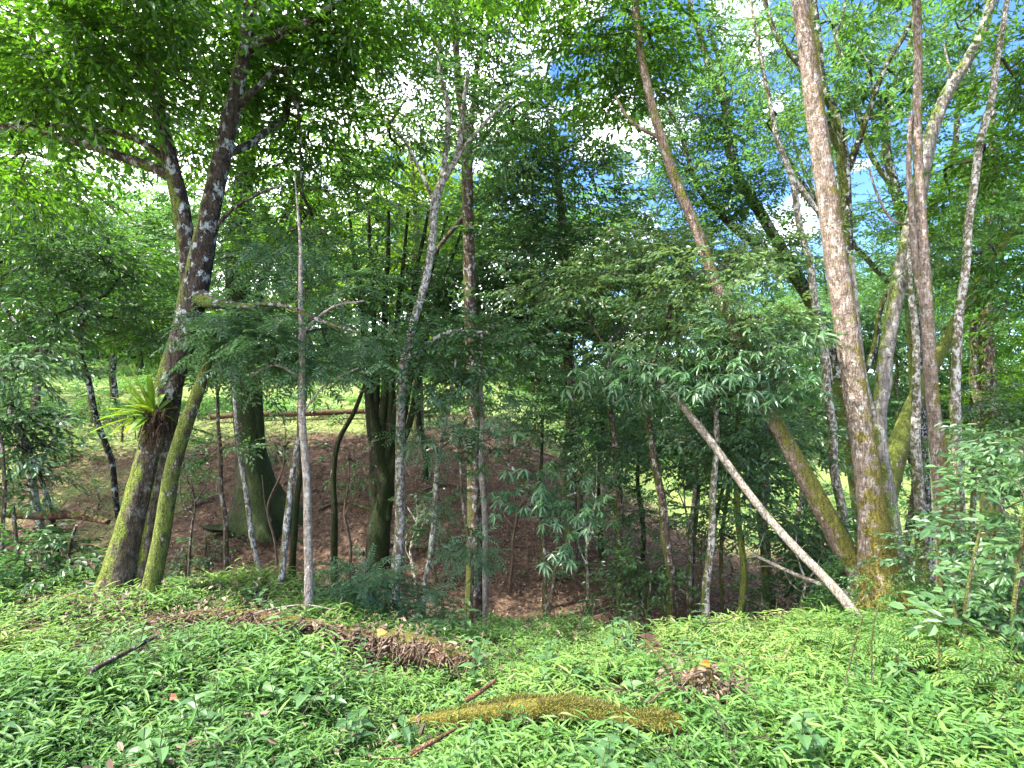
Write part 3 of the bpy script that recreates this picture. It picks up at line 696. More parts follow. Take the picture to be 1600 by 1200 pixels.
# dark crown tree in the centre: dense blue green foliage
tree('dense_tree', 'dark leafy tree filling the centre with dense blue green foliage', 'tree', 'brown', 10.2,
     [[(893, 840, 22), (890, 740, 20), (892, 640, 18), (885, 500, 16), (880, 380, 14), (870, 260, 10), (860, 180, 6)]],
     [[(888, 560, 10), (840, 480, 8), (790, 420, 5)], [(886, 500, 10), (940, 430, 7), (980, 380, 5)], [(880, 400, 9), (820, 330, 6), (770, 290, 4)]],
     'deep', [(840, 300, 9.6, 110, 80, 190, 'small', 1.35), (890, 390, 9.4, 130, 80, 210, 'small', 1.3), (790, 400, 9.8, 100, 80, 150, 'small', 1.3), (830, 500, 9.6, 140, 70, 180, 'small', 1.3), (900, 220, 10, 80, 60, 90, 'broad', 1.2), (960, 500, 9.8, 90, 70, 110, 'small', 1.3), (740, 470, 9.4, 70, 60, 80, 'small', 1.3), (780, 250, 10, 60, 60, 70, 'broad', 1.1), (820, -160, 10.5, 230, 90, 110, 'broad', 1.5)], sub=15)
# russet / sheeny tree right of centre
tree('russet_tree', 'leafy tree with olive and russet tinted leaves, right of centre', 'tree', 'brown', 7.2,
     [[(1048, 965, 15), (1042, 860, 14), (1034, 780, 13), (1022, 700, 12), (1010, 640, 11), (1020, 560, 10), (1050, 500, 8), (1090, 460, 6)]],
     [[(1015, 620, 7), (960, 560, 5), (920, 500, 4)], [(1030, 540, 7), (1070, 440, 5), (1150, 420, 4)], [(945, 540, 4), (990, 500, 4), (1060, 470, 3)]],
     'russet', [(1120, 430, 5.7, 100, 65, 44, 'broad', .8), (1000, 430, 7, 120, 80, 110, 'broad', .9), (1200, 500, 5.4, 60, 60, 44, 'broad', .8), (1060, 480, 6.2, 90, 60, 60, 'broad', .8), (1170, 390, 6.5, 80, 50, 44, 'broad', .9), (1100, 540, 6, 80, 40, 34, 'lance', .7), (900, 440, 7.2, 90, 40, 80, 'broad'), (1040, 380, 7.4, 80, 30, 70, 'broad')], sub=12, wob=.4)
tree('feathery_tree', 'small tree with pale drooping feathery leaves above the leaning dead pole', 'tree', 'spot', 6.4,
     [[(1105, 975, 12), (1110, 880, 11), (1112, 780, 10), (1118, 690, 9), (1122, 610, 7), (1130, 550, 5)]],
     [[(1118, 640, 5), (1060, 590, 4), (1000, 590, 3)]],
     'teal', [(1110, 560, 6.2, 110, 40, 85, 'lance', .8), (1020, 590, 6, 90, 30, 60, 'lance', .8), (1180, 560, 5.5, 60, 50, 60, 'lance', .7), (1210, 610, 5.4, 40, 30, 26, 'lance', .65), (1150, 660, 6.6, 90, 60, 90, 'small'), (1220, 520, 6.4, 70, 50, 60, 'lance', .8)], sub=12, wob=.5, group=None)

# --- right side
tree('leaning_mossy_tree', 'mossy trunk leaning left out of the foot of the big pale trunk', 'tree', 'palemoss', 5.9,
     [[(1352, 915, 52, 5.75), (1325, 870, 47), (1288, 800, 43), (1255, 740, 39), (1225, 685, 34), (1195, 630, 30), (1165, 560, 28), (1138, 490, 26), (1110, 420, 25), (1085, 350, 24), (1058, 290, 23), (1035, 220, 21), (1015, 150, 20), (1000, 70, 18), (990, -20, 17), (975, -160, 14)]],
     [[(1030, 215, 10), (985, 190, 8), (960, 150, 6)]],
     'canopy', [(960, 60, 6.2, 110, 80, 120, 'broad'), (1000, 150, 6.4, 70, 60, 50, 'broad'), (900, -30, 6, 160, 80, 140, 'broad'), (1050, -120, 6.2, 200, 80, 130, 'broad')], sides=22, wf=.68)
tree('big_pale_tree', 'tallest and thickest pale pinkish trunk on the right, moss and creeper round its foot', 'tree', 'pale', 5.6,
     [[(1372, 930, 118), (1371, 880, 88), (1362, 800, 66), (1352, 720, 60), (1340, 640, 57), (1328, 560, 55), (1316, 470, 52), (1305, 400, 50), (1295, 320, 48), (1283, 240, 46), (1272, 160, 44), (1262, 80, 42), (1250, 0, 42), (1235, -120, 38), (1215, -300, 30)]],
     [[(1240, -80, 16), (1330, -150, 12), (1430, -190, 9), (1520, -200, 6)]],
     'canopy', [(1300, -190, 5.8, 260, 90, 180, 'broad'), (1480, -150, 5.6, 170, 90, 130, 'broad')], flare=.12, butt=3, sides=30, rough=.06, wf=.62)
tree('dark_forked_tree', 'dark forked tree directly behind the big pale trunk', 'tree', 'dark', 8.4,
     [[(1372, 850, 34), (1350, 700, 32), (1335, 560, 28), (1325, 440, 27), (1322, 340, 26), (1316, 240, 25), (1305, 180, 20), (1285, 130, 17), (1278, 60, 17), (1268, -20, 16), (1262, -120, 12)],
      [(1314, 235, 18), (1290, 190, 14), (1255, 110, 14), (1215, 60, 12), (1195, 0, 10), (1180, -80, 8)],
      [(1322, 270, 16), (1340, 225, 14), (1362, 160, 12), (1385, 100, 12), (1410, 60, 11), (1440, 0, 8), (1460, -80, 6)]],
     [[(1316, 90, 7), (1308, 60, 6), (1320, 10, 6), (1325, -60, 5)], [(1365, 150, 7), (1355, 100, 6), (1335, 70, 5)], [(1340, 600, 14), (1365, 545, 12), (1380, 480, 10), (1395, 440, 8)]],
     'airy', [(1390, 110, 8.6, 60, 40, 34, 'lance', 1.1), (1350, 170, 8.2, 45, 35, 22, 'lance', 1.1), (1250, 60, 9, 90, 60, 50, 'small', 1.3), (1350, 20, 9, 100, 50, 60, 'small', 1.3), (1400, -90, 9, 160, 70, 90, 'small', 1.3), (1440, 180, 9, 60, 50, 50, 'small', 1.2), (1260, 170, 9, 60, 60, 40, 'small', 1.2)], sub=9, wf=.72)
tree('grey_limbed_tree', 'smooth grey tree whose long limb sweeps up to the top right corner', 'tree', 'grey', 7.4,
     [[(1398, 860, 40), (1385, 760, 36), (1374, 690, 34), (1376, 620, 32), (1388, 530, 32), (1402, 450, 34), (1415, 390, 34), (1432, 320, 34), (1442, 270, 32), (1455, 210, 30), (1478, 150, 28), (1505, 105, 27), (1530, 60, 24), (1550, 0, 22), (1575, -90, 18)],
      [(1378, 690, 18), (1352, 600, 14), (1340, 500, 12), (1330, 400, 12)]],
     [[(1478, 150, 8), (1482, 110, 6), (1475, 70, 4)], [(1372, 660, 18), (1390, 590, 12), (1395, 520, 10), (1400, 460, 8)]],
     'airy', [(1560, -60, 7.6, 110, 70, 60, 'small', 1.2), (1500, 60, 8.2, 60, 50, 30, 'small', 1.2)], sides=20, rough=.08, wf=.64)
tree('spreading_tree', 'dark wide spreading tree farther back, its arms rising left of the big pale trunk', 'tree', 'dark', 12.5,
     [[(1345, 790, 36), (1325, 660, 34), (1302, 570, 32), (1275, 490, 28), (1245, 430, 25), (1210, 370, 22), (1180, 320, 22), (1150, 270, 20), (1137, 215, 18), (1133, 165, 18), (1110, 110, 16), (1095, 60, 14), (1080, 10, 12), (1070, -60, 8)],
      [(1270, 480, 20), (1225, 415, 16), (1180, 385, 15), (1130, 340, 14), (1090, 290, 12), (1060, 200, 10), (1020, 130, 8), (980, 60, 6)],
      [(1135, 170, 12), (1125, 100, 10), (1105, 40, 8)], [(1285, 340, 14), (1262, 300, 12), (1238, 260, 9), (1210, 200, 7), (1190, 100, 6)]],
     [[(1090, 290, 6), (1060, 250, 5), (1000, 210, 4)], [(1137, 170, 6), (1146, 130, 5), (1150, 110, 4)], [(1112, 225, 5), (1090, 170, 4), (1100, 130, 3)]],
     'airy', [(1080, 60, 12.5, 90, 60, 100, 'small', 1.5), (1160, 170, 12.5, 90, 60, 110, 'small', 1.5), (1060, 290, 12.5, 90, 70, 120, 'small', 1.6), (1190, 60, 13, 90, 70, 80, 'small', 1.5), (1170, 300, 12, 90, 50, 100, 'small', 1.5), (1220, 390, 12, 80, 60, 90, 'small', 1.5), (1000, 100, 13, 70, 80, 70, 'small', 1.5), (1100, -60, 13, 170, 60, 110, 'small', 1.5), (1230, 220, 12, 60, 60, 60, 'small', 1.4), (1120, 250, 12.5, 80, 60, 100, 'small', 1.4), (1080, 170, 12.5, 70, 50, 90, 'small', 1.4), (1020, 200, 12.5, 70, 60, 80, 'small', 1.4), (1140, 380, 12, 80, 50, 90, 'small', 1.4)], sub=14, wf=.72)
tree('twin_trunk_tree', 'pair of brown flaky trunks crossing near the ground, right of the grey limbed tree', 'tree', 'pale', 6.3,
     [[(1482, 930, 34), (1474, 850, 30), (1468, 760, 28), (1462, 680, 26), (1455, 600, 25), (1449, 500, 24), (1443, 400, 23), (1437, 300, 19), (1433, 200, 17), (1434, 100, 17), (1432, 0, 16), (1425, -140, 12)],
      [(1500, 925, 28), (1488, 830, 22), (1474, 720, 20), (1455, 600, 18), (1446, 500, 15), (1432, 420, 14), (1425, 340, 12), (1420, 260, 10), (1423, 180, 8)]],
     [[(1435, 20, 9), (1428, 0, 8), (1400, -60, 6)], [(1425, 350, 6), (1395, 345, 5), (1370, 300, 5), (1358, 260, 4)]],
     'canopy', [(1420, -110, 6.4, 120, 60, 90, 'broad')], flare=.1, sides=18, rough=.06, sub=9, wf=.74)
tree('white_barked_tree', 'very thin tall tree with whitish bark near the right edge', 'tree', 'spot', 6.6,
     [[(1499, 860, 15), (1497, 760, 14), (1496, 660, 14), (1494, 560, 13), (1500, 470, 12), (1510, 390, 12), (1520, 310, 11), (1530, 240, 11), (1545, 170, 10), (1556, 100, 9), (1570, 20, 8), (1590, -80, 6)]],
     (), 'canopy', [(1590, -60, 6.6, 110, 60, 60, 'broad'), (1570, 250, 7, 70, 80, 90, 'broad'), (1600, 120, 7, 60, 80, 90, 'broad'), (1590, 400, 7, 60, 80, 80, 'broad'), (1480, 330, 8.5, 70, 60, 50, 'broad')], wob=.3)
tree('slender_tree', 'slender pale mottled trunk between the grey limbed tree and the twin trunks', 'tree', 'spot', 7.2,
     [[(1450, 905, 18), (1441, 830, 16), (1436, 740, 14), (1433, 650, 13), (1430, 560, 11), (1424, 480, 10), (1420, 420, 8), (1424, 360, 6)]], (), 'deep', [(1430, 380, 7.6, 60, 50, 40, 'small')], wob=.4)
tree('mossy_limb_tree', 'stout green mossy trunk bending right behind the grey limbed tree', 'tree', 'moss', 9.2,
     [[(1378, 850, 36), (1385, 770, 42), (1403, 700, 40), (1425, 640, 34), (1448, 590, 28), (1475, 540, 22), (1505, 480, 20), (1540, 420, 18), (1575, 370, 14), (1620, 310, 10)]],
     (), 'airy', [(1570, 300, 9.4, 90, 60, 80, 'small', 1.4), (1500, 420, 9.8, 60, 50, 50, 'small', 1.4)], wf=.75)
tree('crooked_tree', 'thin crooked pale stem just left of the big pale trunk', 'tree', 'spot', 7.4,
     [[(1320, 880, 16), (1312, 800, 14), (1304, 700, 13), (1296, 620, 12), (1286, 540, 12), (1270, 460, 11), (1262, 400, 10), (1248, 330, 10), (1234, 270, 9), (1212, 210, 8), (1200, 150, 6), (1180, 40, 5), (1170, -60, 4)]],
     [[(1272, 470, 5), (1295, 560, 3), (1300, 600, 3)], [(1236, 275, 8), (1262, 310, 9), (1285, 340, 6)]], 'airy', [(1180, 80, 7.8, 60, 60, 34, 'small'), (1230, 200, 8, 50, 50, 26, 'small')], wob=.6)
tree('far_dark_tree', 'dark upright trunk in front of the sunny slope at the right edge', 'tree', 'brown', 12,
     [[(1548, 735, 30), (1545, 660, 26), (1542, 560, 22), (1540, 460, 18), (1545, 350, 14), (1550, 220, 10), (1552, 100, 6)]],
     [[(1530, 700, 14), (1525, 600, 12), (1518, 500, 8)]],
     'canopy', [(1560, 500, 11.5, 70, 60, 80, 'small', 1.5), (1540, 380, 12, 90, 80, 120, 'small', 1.5), (1580, 250, 12, 90, 90, 120, 'small', 1.5), (1500, 300, 13, 60, 60, 60, 'small', 1.5), (1600, 620, 11, 40, 80, 50, 'small', 1.5)], sub=12)

tree('high_forest_tree', 'tall many forked tree far behind, between the grey tree and the right edge', 'tree', 'dark', 14,
     [[(1440, 760, 22), (1432, 600, 20), (1425, 480, 19), (1420, 380, 18), (1400, 300, 15), (1385, 230, 13), (1392, 150, 11), (1420, 80, 9), (1430, 0, 7)],
      [(1420, 390, 14), (1460, 320, 11), (1490, 240, 9), (1500, 150, 8), (1530, 60, 6)], [(1400, 300, 9), (1360, 240, 8), (1340, 170, 7), (1310, 90, 5), (1300, 20, 4)], [(1425, 480, 10), (1350, 400, 8), (1290, 330, 7), (1250, 250, 5), (1225, 160, 4)]],
     [[(1500, 150, 5), (1480, 90, 4), (1475, 30, 3)], [(1340, 170, 5), (1360, 100, 4), (1370, 30, 3)], [(1460, 320, 6), (1530, 270, 5), (1580, 200, 4)]],
     'airy', [(1400, 60, 14, 110, 60, 120, 'small', 1.5), (1520, 110, 14, 90, 70, 120, 'small', 1.5), (1360, 200, 14, 80, 60, 80, 'small', 1.5), (1470, 240, 14, 80, 60, 80, 'small', 1.5), (1380, 330, 14, 90, 60, 90, 'small', 1.5), (1300, 100, 14, 70, 70, 80, 'small', 1.5), (1520, 330, 14, 80, 60, 80, 'small', 1.5), (1450, 430, 14, 90, 50, 70, 'small', 1.5)], sub=14)
# --- saplings on the right of centre
sapling('pale spotted sapling left of the tall brown trunk, thin and tilted', [(664, 930, 9), (670, 860, 8), (680, 770, 8), (690, 700, 7), (700, 640, 5), (712, 560, 4)], 6.4, 'spot', 'teal', [(712, 590, 6.4, 60, 30, 26, 'lance', .7)])
sapling('thin pale stem close against the right of the tall brown trunk', [(758, 945, 10), (756, 850, 9), (756, 760, 9), (754, 680, 8), (750, 600, 6), (752, 520, 4)], 7.2, 'dead', 'deep', [(760, 600, 7.2, 60, 40, 34, 'small')])
sapling('slim tree with a mossy foot standing left of the feathery tree', [(970, 960, 14), (968, 880, 12), (966, 800, 11), (964, 720, 10), (955, 640, 8), (950, 560, 6)], 8.4, 'brown', 'deep', [(950, 620, 8.4, 70, 50, 70, 'small'), (940, 700, 8, 60, 40, 40, 'small')])
sapling('moss spotted sapling standing between the feathery tree and the long leaning dead pole', [(1155, 975, 10), (1158, 880, 9), (1152, 800, 9), (1150, 720, 8), (1155, 640, 6)], 7, 'moss', 'deep', [(1160, 690, 7, 60, 45, 50, 'small'), (1150, 780, 7, 50, 40, 35, 'small')])
sapling('straight brown sapling crossing behind the leaning dead pole', [(1201, 970, 18), (1199, 880, 16), (1196, 790, 15), (1192, 700, 13), (1188, 620, 10)], 8.4, 'brown', 'deep', [(1190, 690, 8.4, 70, 60, 80, 'small', 1.1), (1240, 640, 8, 50, 60, 50, 'small')])
sapling('dark slim sapling beneath the olive and russet leaves', [(940, 900, 9), (938, 820, 9), (936, 740, 8), (940, 660, 6)], 10.5, 'green', 'deep', [(930, 660, 10, 60, 45, 50, 'small', 1.2)])
sapling('dark stem rising behind the many stemmed clump toward the tall brown trunk', [(664, 770, 11), (662, 700, 10), (655, 640, 9), (650, 560, 7)], 12.5, 'green', 'deep', [(660, 580, 12, 60, 40, 50, 'small', 1.3)])
for k, (x, w, yy, dd, lb) in enumerate([(850, 7, 650, 9, 'thin dark stem under the dense blue green tree, left of its trunk'), (905, 8, 660, 11.5, 'narrow brown stem just right of the dense blue green tree'),
        (1078, 7, 700, 8.6, 'thin brown stem between the russet leaved tree and the feathery tree'), (1000, 8, 690, 10.8, 'thin dark stem between the mossy footed sapling and the russet leaved tree'),
        (1130, 6, 740, 8.8, 'hair thin stem just left of the moss spotted sapling'), (1250, 9, 700, 10.2, 'dark stem behind the bare forked twig left of the leaning mossy trunk'),
        (1420, 12, 700, 10.6, 'dark stem in the shade right of the big pale trunk foot'), (1522, 9, 640, 9.6, 'thin dark stem just right of the white barked tree')]):
    rs = np.random.RandomState(300 + k); j = rs.uniform(-10, 10, 3)
    sapling(lb, [(x, 945 - (dd - 8) * 16, w), (x + j[0], 850, w), (x + j[1], 760, w * .85), (x + j[2], yy, w * .6)], dd, ['green', 'brown', 'spot'][k % 3], 'deep',
            [(x + j[2], yy - 5, dd, 60, 45, 45, 'small', 1.1), (x + 20, yy + 90, dd, 45, 35, 24, 'small')])

# --- left edge
sapling('pale leaning sapling at the left edge, crossed by a dark fallen branch', [(72, 905, 14), (68, 840, 12), (60, 790, 12), (48, 720, 12), (30, 670, 11), (5, 610, 10), (-30, 540, 9)], 6.2, 'spot', 'teal', [(30, 560, 6, 70, 50, 50, 'broad'), (20, 700, 5.8, 60, 50, 45, 'broad')], [[(55, 740, 5), (80, 690, 4), (110, 640, 3)]], group='slim saplings on the left slope')
sapling('black twiggy sapling whose long arm reaches to the left edge', [(180, 770, 9), (165, 710, 9), (150, 650, 9), (140, 595, 9), (128, 540, 6), (130, 470, 5)], 7.2, 'dark', 'deep',
        [(60, 470, 7, 110, 60, 100, 'broad'), (150, 420, 7.4, 100, 60, 90, 'broad'), (210, 500, 7.6, 70, 50, 50, 'broad'), (30, 370, 7, 90, 70, 90, 'broad')], [[(140, 595, 8), (100, 565, 7), (50, 530, 6), (0, 475, 5), (-40, 440, 4)]], group='slim saplings on the left slope')
sapling('dark bent sapling rising from the fallen branch at the left', [(84, 812, 8), (74, 770, 7), (60, 730, 6), (40, 690, 5), (25, 640, 4)], 6, 'dark', 'teal', [(20, 640, 6, 50, 45, 30, 'small')], group='slim saplings on the left slope')
sapling('short brown trunk on the sunny bank at the far left', [(57, 650, 14), (60, 600, 12), (64, 550, 12), (60, 480, 10), (50, 380, 8)], 17, 'brown', 'canopy', [(60, 470, 17, 110, 60, 150, 'far'), (40, 330, 17, 120, 100, 160, 'far')], group='slim saplings on the left slope')
sapling('second trunk on the sunny bank, left of the bird nest fern', [(182, 628, 11), (178, 590, 10), (174, 540, 9), (170, 480, 7)], 18, 'dark', 'canopy', [(190, 480, 18, 120, 50, 140, 'far'), (120, 420, 18, 80, 60, 90, 'far')], group='slim saplings on the left slope')
tree('yellow_leaved_tree', 'bright yellow green sunlit tree behind the slim forking tree', 'tree', 'brown', 15,
     [[(655, 690, 16), (652, 560, 14), (648, 450, 12), (650, 330, 10), (640, 230, 6)]], (), 'yellow',
     [(630, 250, 14.5, 90, 60, 150, 'small', 1.7), (650, 350, 15, 90, 60, 160, 'small', 1.7), (600, 420, 15, 100, 50, 130, 'small', 1.7), (700, 280, 15.5, 60, 70, 80, 'small', 1.7), (540, 330, 16, 60, 60, 70, 'small', 1.7)], sub=12)
# ---------------------------------------------------------------- shrubs
def shrub(name, label, leaf, canes, clumps, d, group=None, bark='brown', sub=9):
    _seed[0] += 1; sd = _seed[0]; rs = np.random.RandomState(sd + 900)
    a0, r0 = pathpts(canes[0], d); b = a0[0].copy(); b[2] = terr(b[0], b[1])
    e = bpy.data.objects.new(name, None); C.objects.link(e); e.location = b; tag(e, label, 'shrub', group)
    al = []
    for k, cn in enumerate(canes):
        a, r = pathpts(cn, d)
        g = terr(a[0][0], a[0][1])
        a[0][2] = min(a[0][2], g - .05)
        mb = MB(); p, q = tube(mb, a, r, 8, .07, .05, 0, sd + k, wob=.6); al.append(p)
        mb.build('stem', [B_[bark]], e, b)
    al = np.vstack(al); mb = MB()
    for c in clumps:
        cx, cy, cd, rx, ry, n, kind = c[:7]; sc = c[7] if len(c) > 7 else 1.0
        cen = P(cx, cy, cd); rad = np.array([rx / F * cd, (rx + ry) / 2 / F * cd * .7, ry / F * cd])
        clump(mb, cen, rad, n, kind, rs, sc, sub, .4, al[np.argmin(np.linalg.norm(al - cen, axis=1))], .3, .006)
    mb.build('foliage', [L_[leaf], B_['twig']], e, b)
    return e
shrub('shrub', 'large grey green broad leaved shrub filling the right edge above the grass', 'shrub',
      [[(1508, 1075, 7), (1505, 980, 7), (1515, 900, 6), (1530, 830, 4)], [(1494, 1085, 6), (1500, 1000, 6), (1490, 940, 4)], [(1585, 1080, 8), (1580, 980, 7), (1590, 880, 6), (1600, 780, 4)]],
      [(1590, 800, 4.4, 55, 50, 36, 'big', .5), (1610, 880, 4.0, 45, 50, 30, 'big', .55), (1590, 950, 3.9, 45, 36, 22, 'big', .5), (1530, 930, 4.0, 34, 16, 8, 'big', .5), (1610, 1010, 3.6, 40, 40, 22, 'broad'), (1570, 740, 4.8, 40, 24, 20, 'broad', .8), (1620, 700, 4.6, 40, 50, 26, 'broad', .8)], 3.8)
shrub('shrub', 'loose small leaved shrub in front of the twin brown trunks', 'teal',
      [[(1480, 960, 5), (1470, 900, 5), (1460, 850, 4)], [(1500, 960, 5), (1510, 880, 4), (1530, 820, 3)]],
      [(1455, 860, 5.0, 28, 22, 12, 'small', .8), (1515, 820, 5.4, 30, 36, 18, 'broad', .8), (1550, 850, 5.1, 36, 36, 20, 'broad', .8), (1580, 690, 5.8, 40, 50, 26, 'broad', .85)], 5.0)
shrub('cane_clump', 'thin bare canes and narrow leaves standing in the grass at the lower right', 'grass',
      [[(1528, 1110, 4), (1530, 1060, 4), (1534, 1010, 3)], [(1472, 1080, 3), (1468, 1030, 3), (1467, 990, 2)], [(1578, 1120, 4), (1592, 1080, 3), (1606, 1030, 3)], [(1300, 1060, 3), (1335, 1010, 3), (1350, 960, 2)], [(1365, 1050, 3), (1362, 1000, 3), (1372, 950, 2)]],
      [(1400, 985, 4.2, 90, 30, 60, 'pinn', .55), (1480, 1010, 3.8, 70, 35, 50, 'pinn', .7), (1560, 1060, 3.3, 60, 40, 40, 'pinn', .7), (1320, 975, 4.4, 80, 20, 22, 'pinn', .5)], 3.4)
shrub('fern_bush', 'rounded feathery bamboo shrub at the brink, right of the straight pale sapling', 'teal',
      [[(565, 965, 6), (560, 920, 5), (550, 880, 3)], [(590, 965, 5), (610, 920, 4), (640, 900, 3)]],
      [(560, 905, 5.5, 55, 28, 50, 'pinn', .8), (620, 925, 5.5, 55, 25, 44, 'pinn', .8), (530, 930, 5.4, 40, 22, 26, 'pinn', .8), (670, 945, 5.5, 40, 15, 16, 'pinn', .7)], 5.5)
shrub('understorey_shrub', 'shrub of pale drooping lance shaped leaves in the centre of the hollow', 'teal',
      [[(848, 960, 7), (850, 880, 7), (840, 800, 6), (810, 740, 5), (760, 700, 3)], [(848, 860, 5), (880, 800, 4), (900, 770, 3)]],
      [(850, 750, 6, 50, 20, 14, 'lance', .7), (900, 790, 5.9, 45, 22, 17, 'lance', .65), (830, 800, 6.1, 60, 24, 20, 'lance', .7), (905, 850, 5.9, 32, 22, 9, 'lance', .7), (780, 770, 6.1, 40, 20, 9, 'lance', .65)], 6.2, sub=7)
shrub('understorey_shrub', 'shrub with one bright whorl of narrow leaves in front of the tall brown trunk', 'teal',
      [[(735, 970, 7), (738, 880, 6), (725, 790, 5), (718, 720, 4)]],
      [(720, 700, 6, 40, 22, 12, 'lance', .85), (690, 680, 6.1, 50, 28, 22, 'pinn', .9), (740, 640, 6.2, 50, 30, 22, 'pinn', .9), (735, 850, 6.2, 50, 45, 26, 'pinn', .75), (705, 790, 6.3, 40, 30, 12, 'pinn', .75)], 6.1, sub=7)
shrub('understorey_shrub', 'low dark shrub at the foot of the mossy footed sapling', 'deep',
      [[(1010, 965, 6), (1015, 920, 5), (1020, 880, 4)]], [(1015, 900, 7.6, 50, 45, 50, 'small', 1.0), (960, 900, 8, 40, 40, 30, 'small'), (985, 790, 8.5, 50, 40, 36, 'small', 1.0)], 7.6)
shrub('understorey_shrub', 'dark leafy thicket under the feathery tree on the slope', 'deep',
      [[(1080, 900, 8), (1085, 820, 7), (1090, 740, 5)], [(1100, 900, 8), (1120, 800, 6), (1140, 720, 4)]], [(1080, 700, 9.4, 100, 60, 90, 'small', 1.1), (1160, 740, 9, 60, 40, 36, 'small', 1.1), (990, 680, 9.6, 80, 50, 70, 'small', 1.1), (1230, 700, 9.5, 50, 40, 30, 'small', 1.1), (1250, 870, 8, 45, 26, 26, 'small')], 9.2)
shrub('understorey_shrub', 'dark low plants in the gully below the leaning mossy trunk', 'deep',
      [[(1290, 930, 6), (1285, 880, 5), (1280, 840, 4)]], [(1280, 850, 7.2, 50, 35, 50, 'broad', .9), (1300, 900, 6.8, 40, 30, 36, 'broad', .9), (1230, 930, 7.2, 60, 20, 30, 'small'), (1240, 830, 8.5, 60, 24, 40, 'small', 1.1)], 7)
shrub('understorey_shrub', 'dark broad leaved saplings crowding the left edge above the grass', 'deep',
      [[(30, 910, 8), (25, 850, 6), (20, 790, 5)], [(100, 900, 6), (110, 850, 5), (120, 820, 4)], [(10, 900, 6), (5, 780, 6), (0, 680, 5)]],
      [(30, 860, 5.4, 80, 36, 46, 'broad', .8), (10, 750, 5.8, 36, 40, 20, 'broad', .8), (100, 865, 5.6, 50, 26, 22, 'broad', .75), (60, 900, 5.2, 80, 22, 34, 'small'), (-10, 640, 6, 45, 40, 20, 'broad')], 5.5)
for px, py, rx, ry, n, kd, sc, lf, lb in [
        (110, 700, 50, 22, 26, 'small', 1, 'airy', 'green seedling on the pale sunlit dirt left of the thick forked trunk'), (50, 690, 50, 24, 30, 'small', 1, 'airy', 'green seedling on the dirt near the left edge'),
        (190, 668, 40, 22, 22, 'small', 1, 'airy', 'green seedling just below the birds nest fern'), (140, 645, 60, 22, 34, 'small', 1.2, 'airy', 'green seedling high on the slope left of the birds nest fern'),
        (30, 740, 44, 24, 26, 'small', 1, 'deep', 'dark seedling on the dirt at the left edge'), (150, 780, 34, 18, 16, 'small', .9, 'deep', 'small seedling above the dark fallen branch'),
        (320, 850, 34, 20, 18, 'small', .9, 'teal', 'thin leafy seedling right of the mossy leaning tree'), (290, 880, 30, 18, 16, 'small', .9, 'teal', 'thin leafy seedling at the foot of the mossy leaning tree'),
        (430, 705, 36, 14, 12, 'pinn', .9, 'teal', 'feathery seedling beside the buttressed trunk'), (300, 770, 30, 26, 16, 'small', .9, 'airy', 'thin leafy seedling seen just right of the mossy leaning tree, higher up'),
        (510, 640, 26, 12, 8, 'lance', .9, 'teal', 'seedling with a whorl of long leaves near the crest log'), (560, 760, 24, 16, 8, 'small', .9, 'deep', 'small dark seedling left of the many stemmed clump'),
        (700, 840, 24, 14, 8, 'small', .9, 'teal', 'small seedling left of the tall brown trunk'), (860, 900, 26, 14, 9, 'small', .8, 'teal', 'small seedling low on the red slope'),
        (1140, 890, 26, 16, 12, 'small', .9, 'deep', 'small seedling low right on the slope')]:
    dd = hit(px, py + ry, 5.5); g = P(px, py + ry, dd)
    shrub('seedling', lb, lf, [[(px, py + ry + 4, 4, dd), (px + 3, py, 3.5, dd), (px - 2, py - ry, 2, dd)]], [(px, py, dd, rx, ry, n, kd, sc)], dd, 'seedlings on the slope', sub=6)
for k, (x, y, w, dd, up, lb) in enumerate([(300, 830, 4, 9, 90, 'bare twiggy seedling left of the mossy buttressed trunk'), (545, 860, 5, 9.2, 110, 'bare twiggy seedling left of the many stemmed clump'), (650, 905, 5, 8.4, 90, 'bare twiggy seedling at the foot of the slim forking tree'),
        (690, 940, 5, 7.2, 100, 'dry forked twig standing at the brink left of the tall brown trunk'), (800, 860, 4, 9.4, 120, 'bare twiggy seedling on the red slope right of the tall brown trunk'), (1250, 950, 5, 6.6, 80, 'dry branching twig in the gully left of the leaning pole foot'),
        (1085, 930, 5, 8.2, 130, 'bare twiggy seedling left of the hair thin stem'), (430, 850, 4, 9.4, 120, 'bare twiggy seedling right of the buttressed trunk roots'), (920, 930, 5, 8, 150, 'tall bare twiggy seedling left of the mossy footed sapling')]):
    rs = np.random.RandomState(500 + k); j = rs.uniform(-12, 12, 6)
    tree('twiggy_seedling', lb, 'seedling', ['brown', 'root', 'spot'][k % 3], dd, [[(x, y, w), (x + j[0], y - up * .5, w * .8), (x + j[1], y - up, w * .5), (x + j[1] * 1.5, y - up * 1.5, 1.5)]],
         [[(x + j[0], y - up * .5, w * .6), (x + j[0] + 14, y - up * .75, w * .4), (x + j[0] + 26, y - up * 1.1, 1.5)], [(x + j[0] * .5, y - up * .3, w * .5), (x - 16, y - up * .5, w * .4), (x - 24 + j[2], y - up * .9, 1.5)], [(x + j[1], y - up, w * .5), (x + j[1] - 14, y - up * 1.25, 1.5)]],
         'deep', [(x + j[1], y - up * 1.3, dd, 22, 16, 7, 'small')], group='bare seedlings on the shaded slope', sides=8, wob=.8)
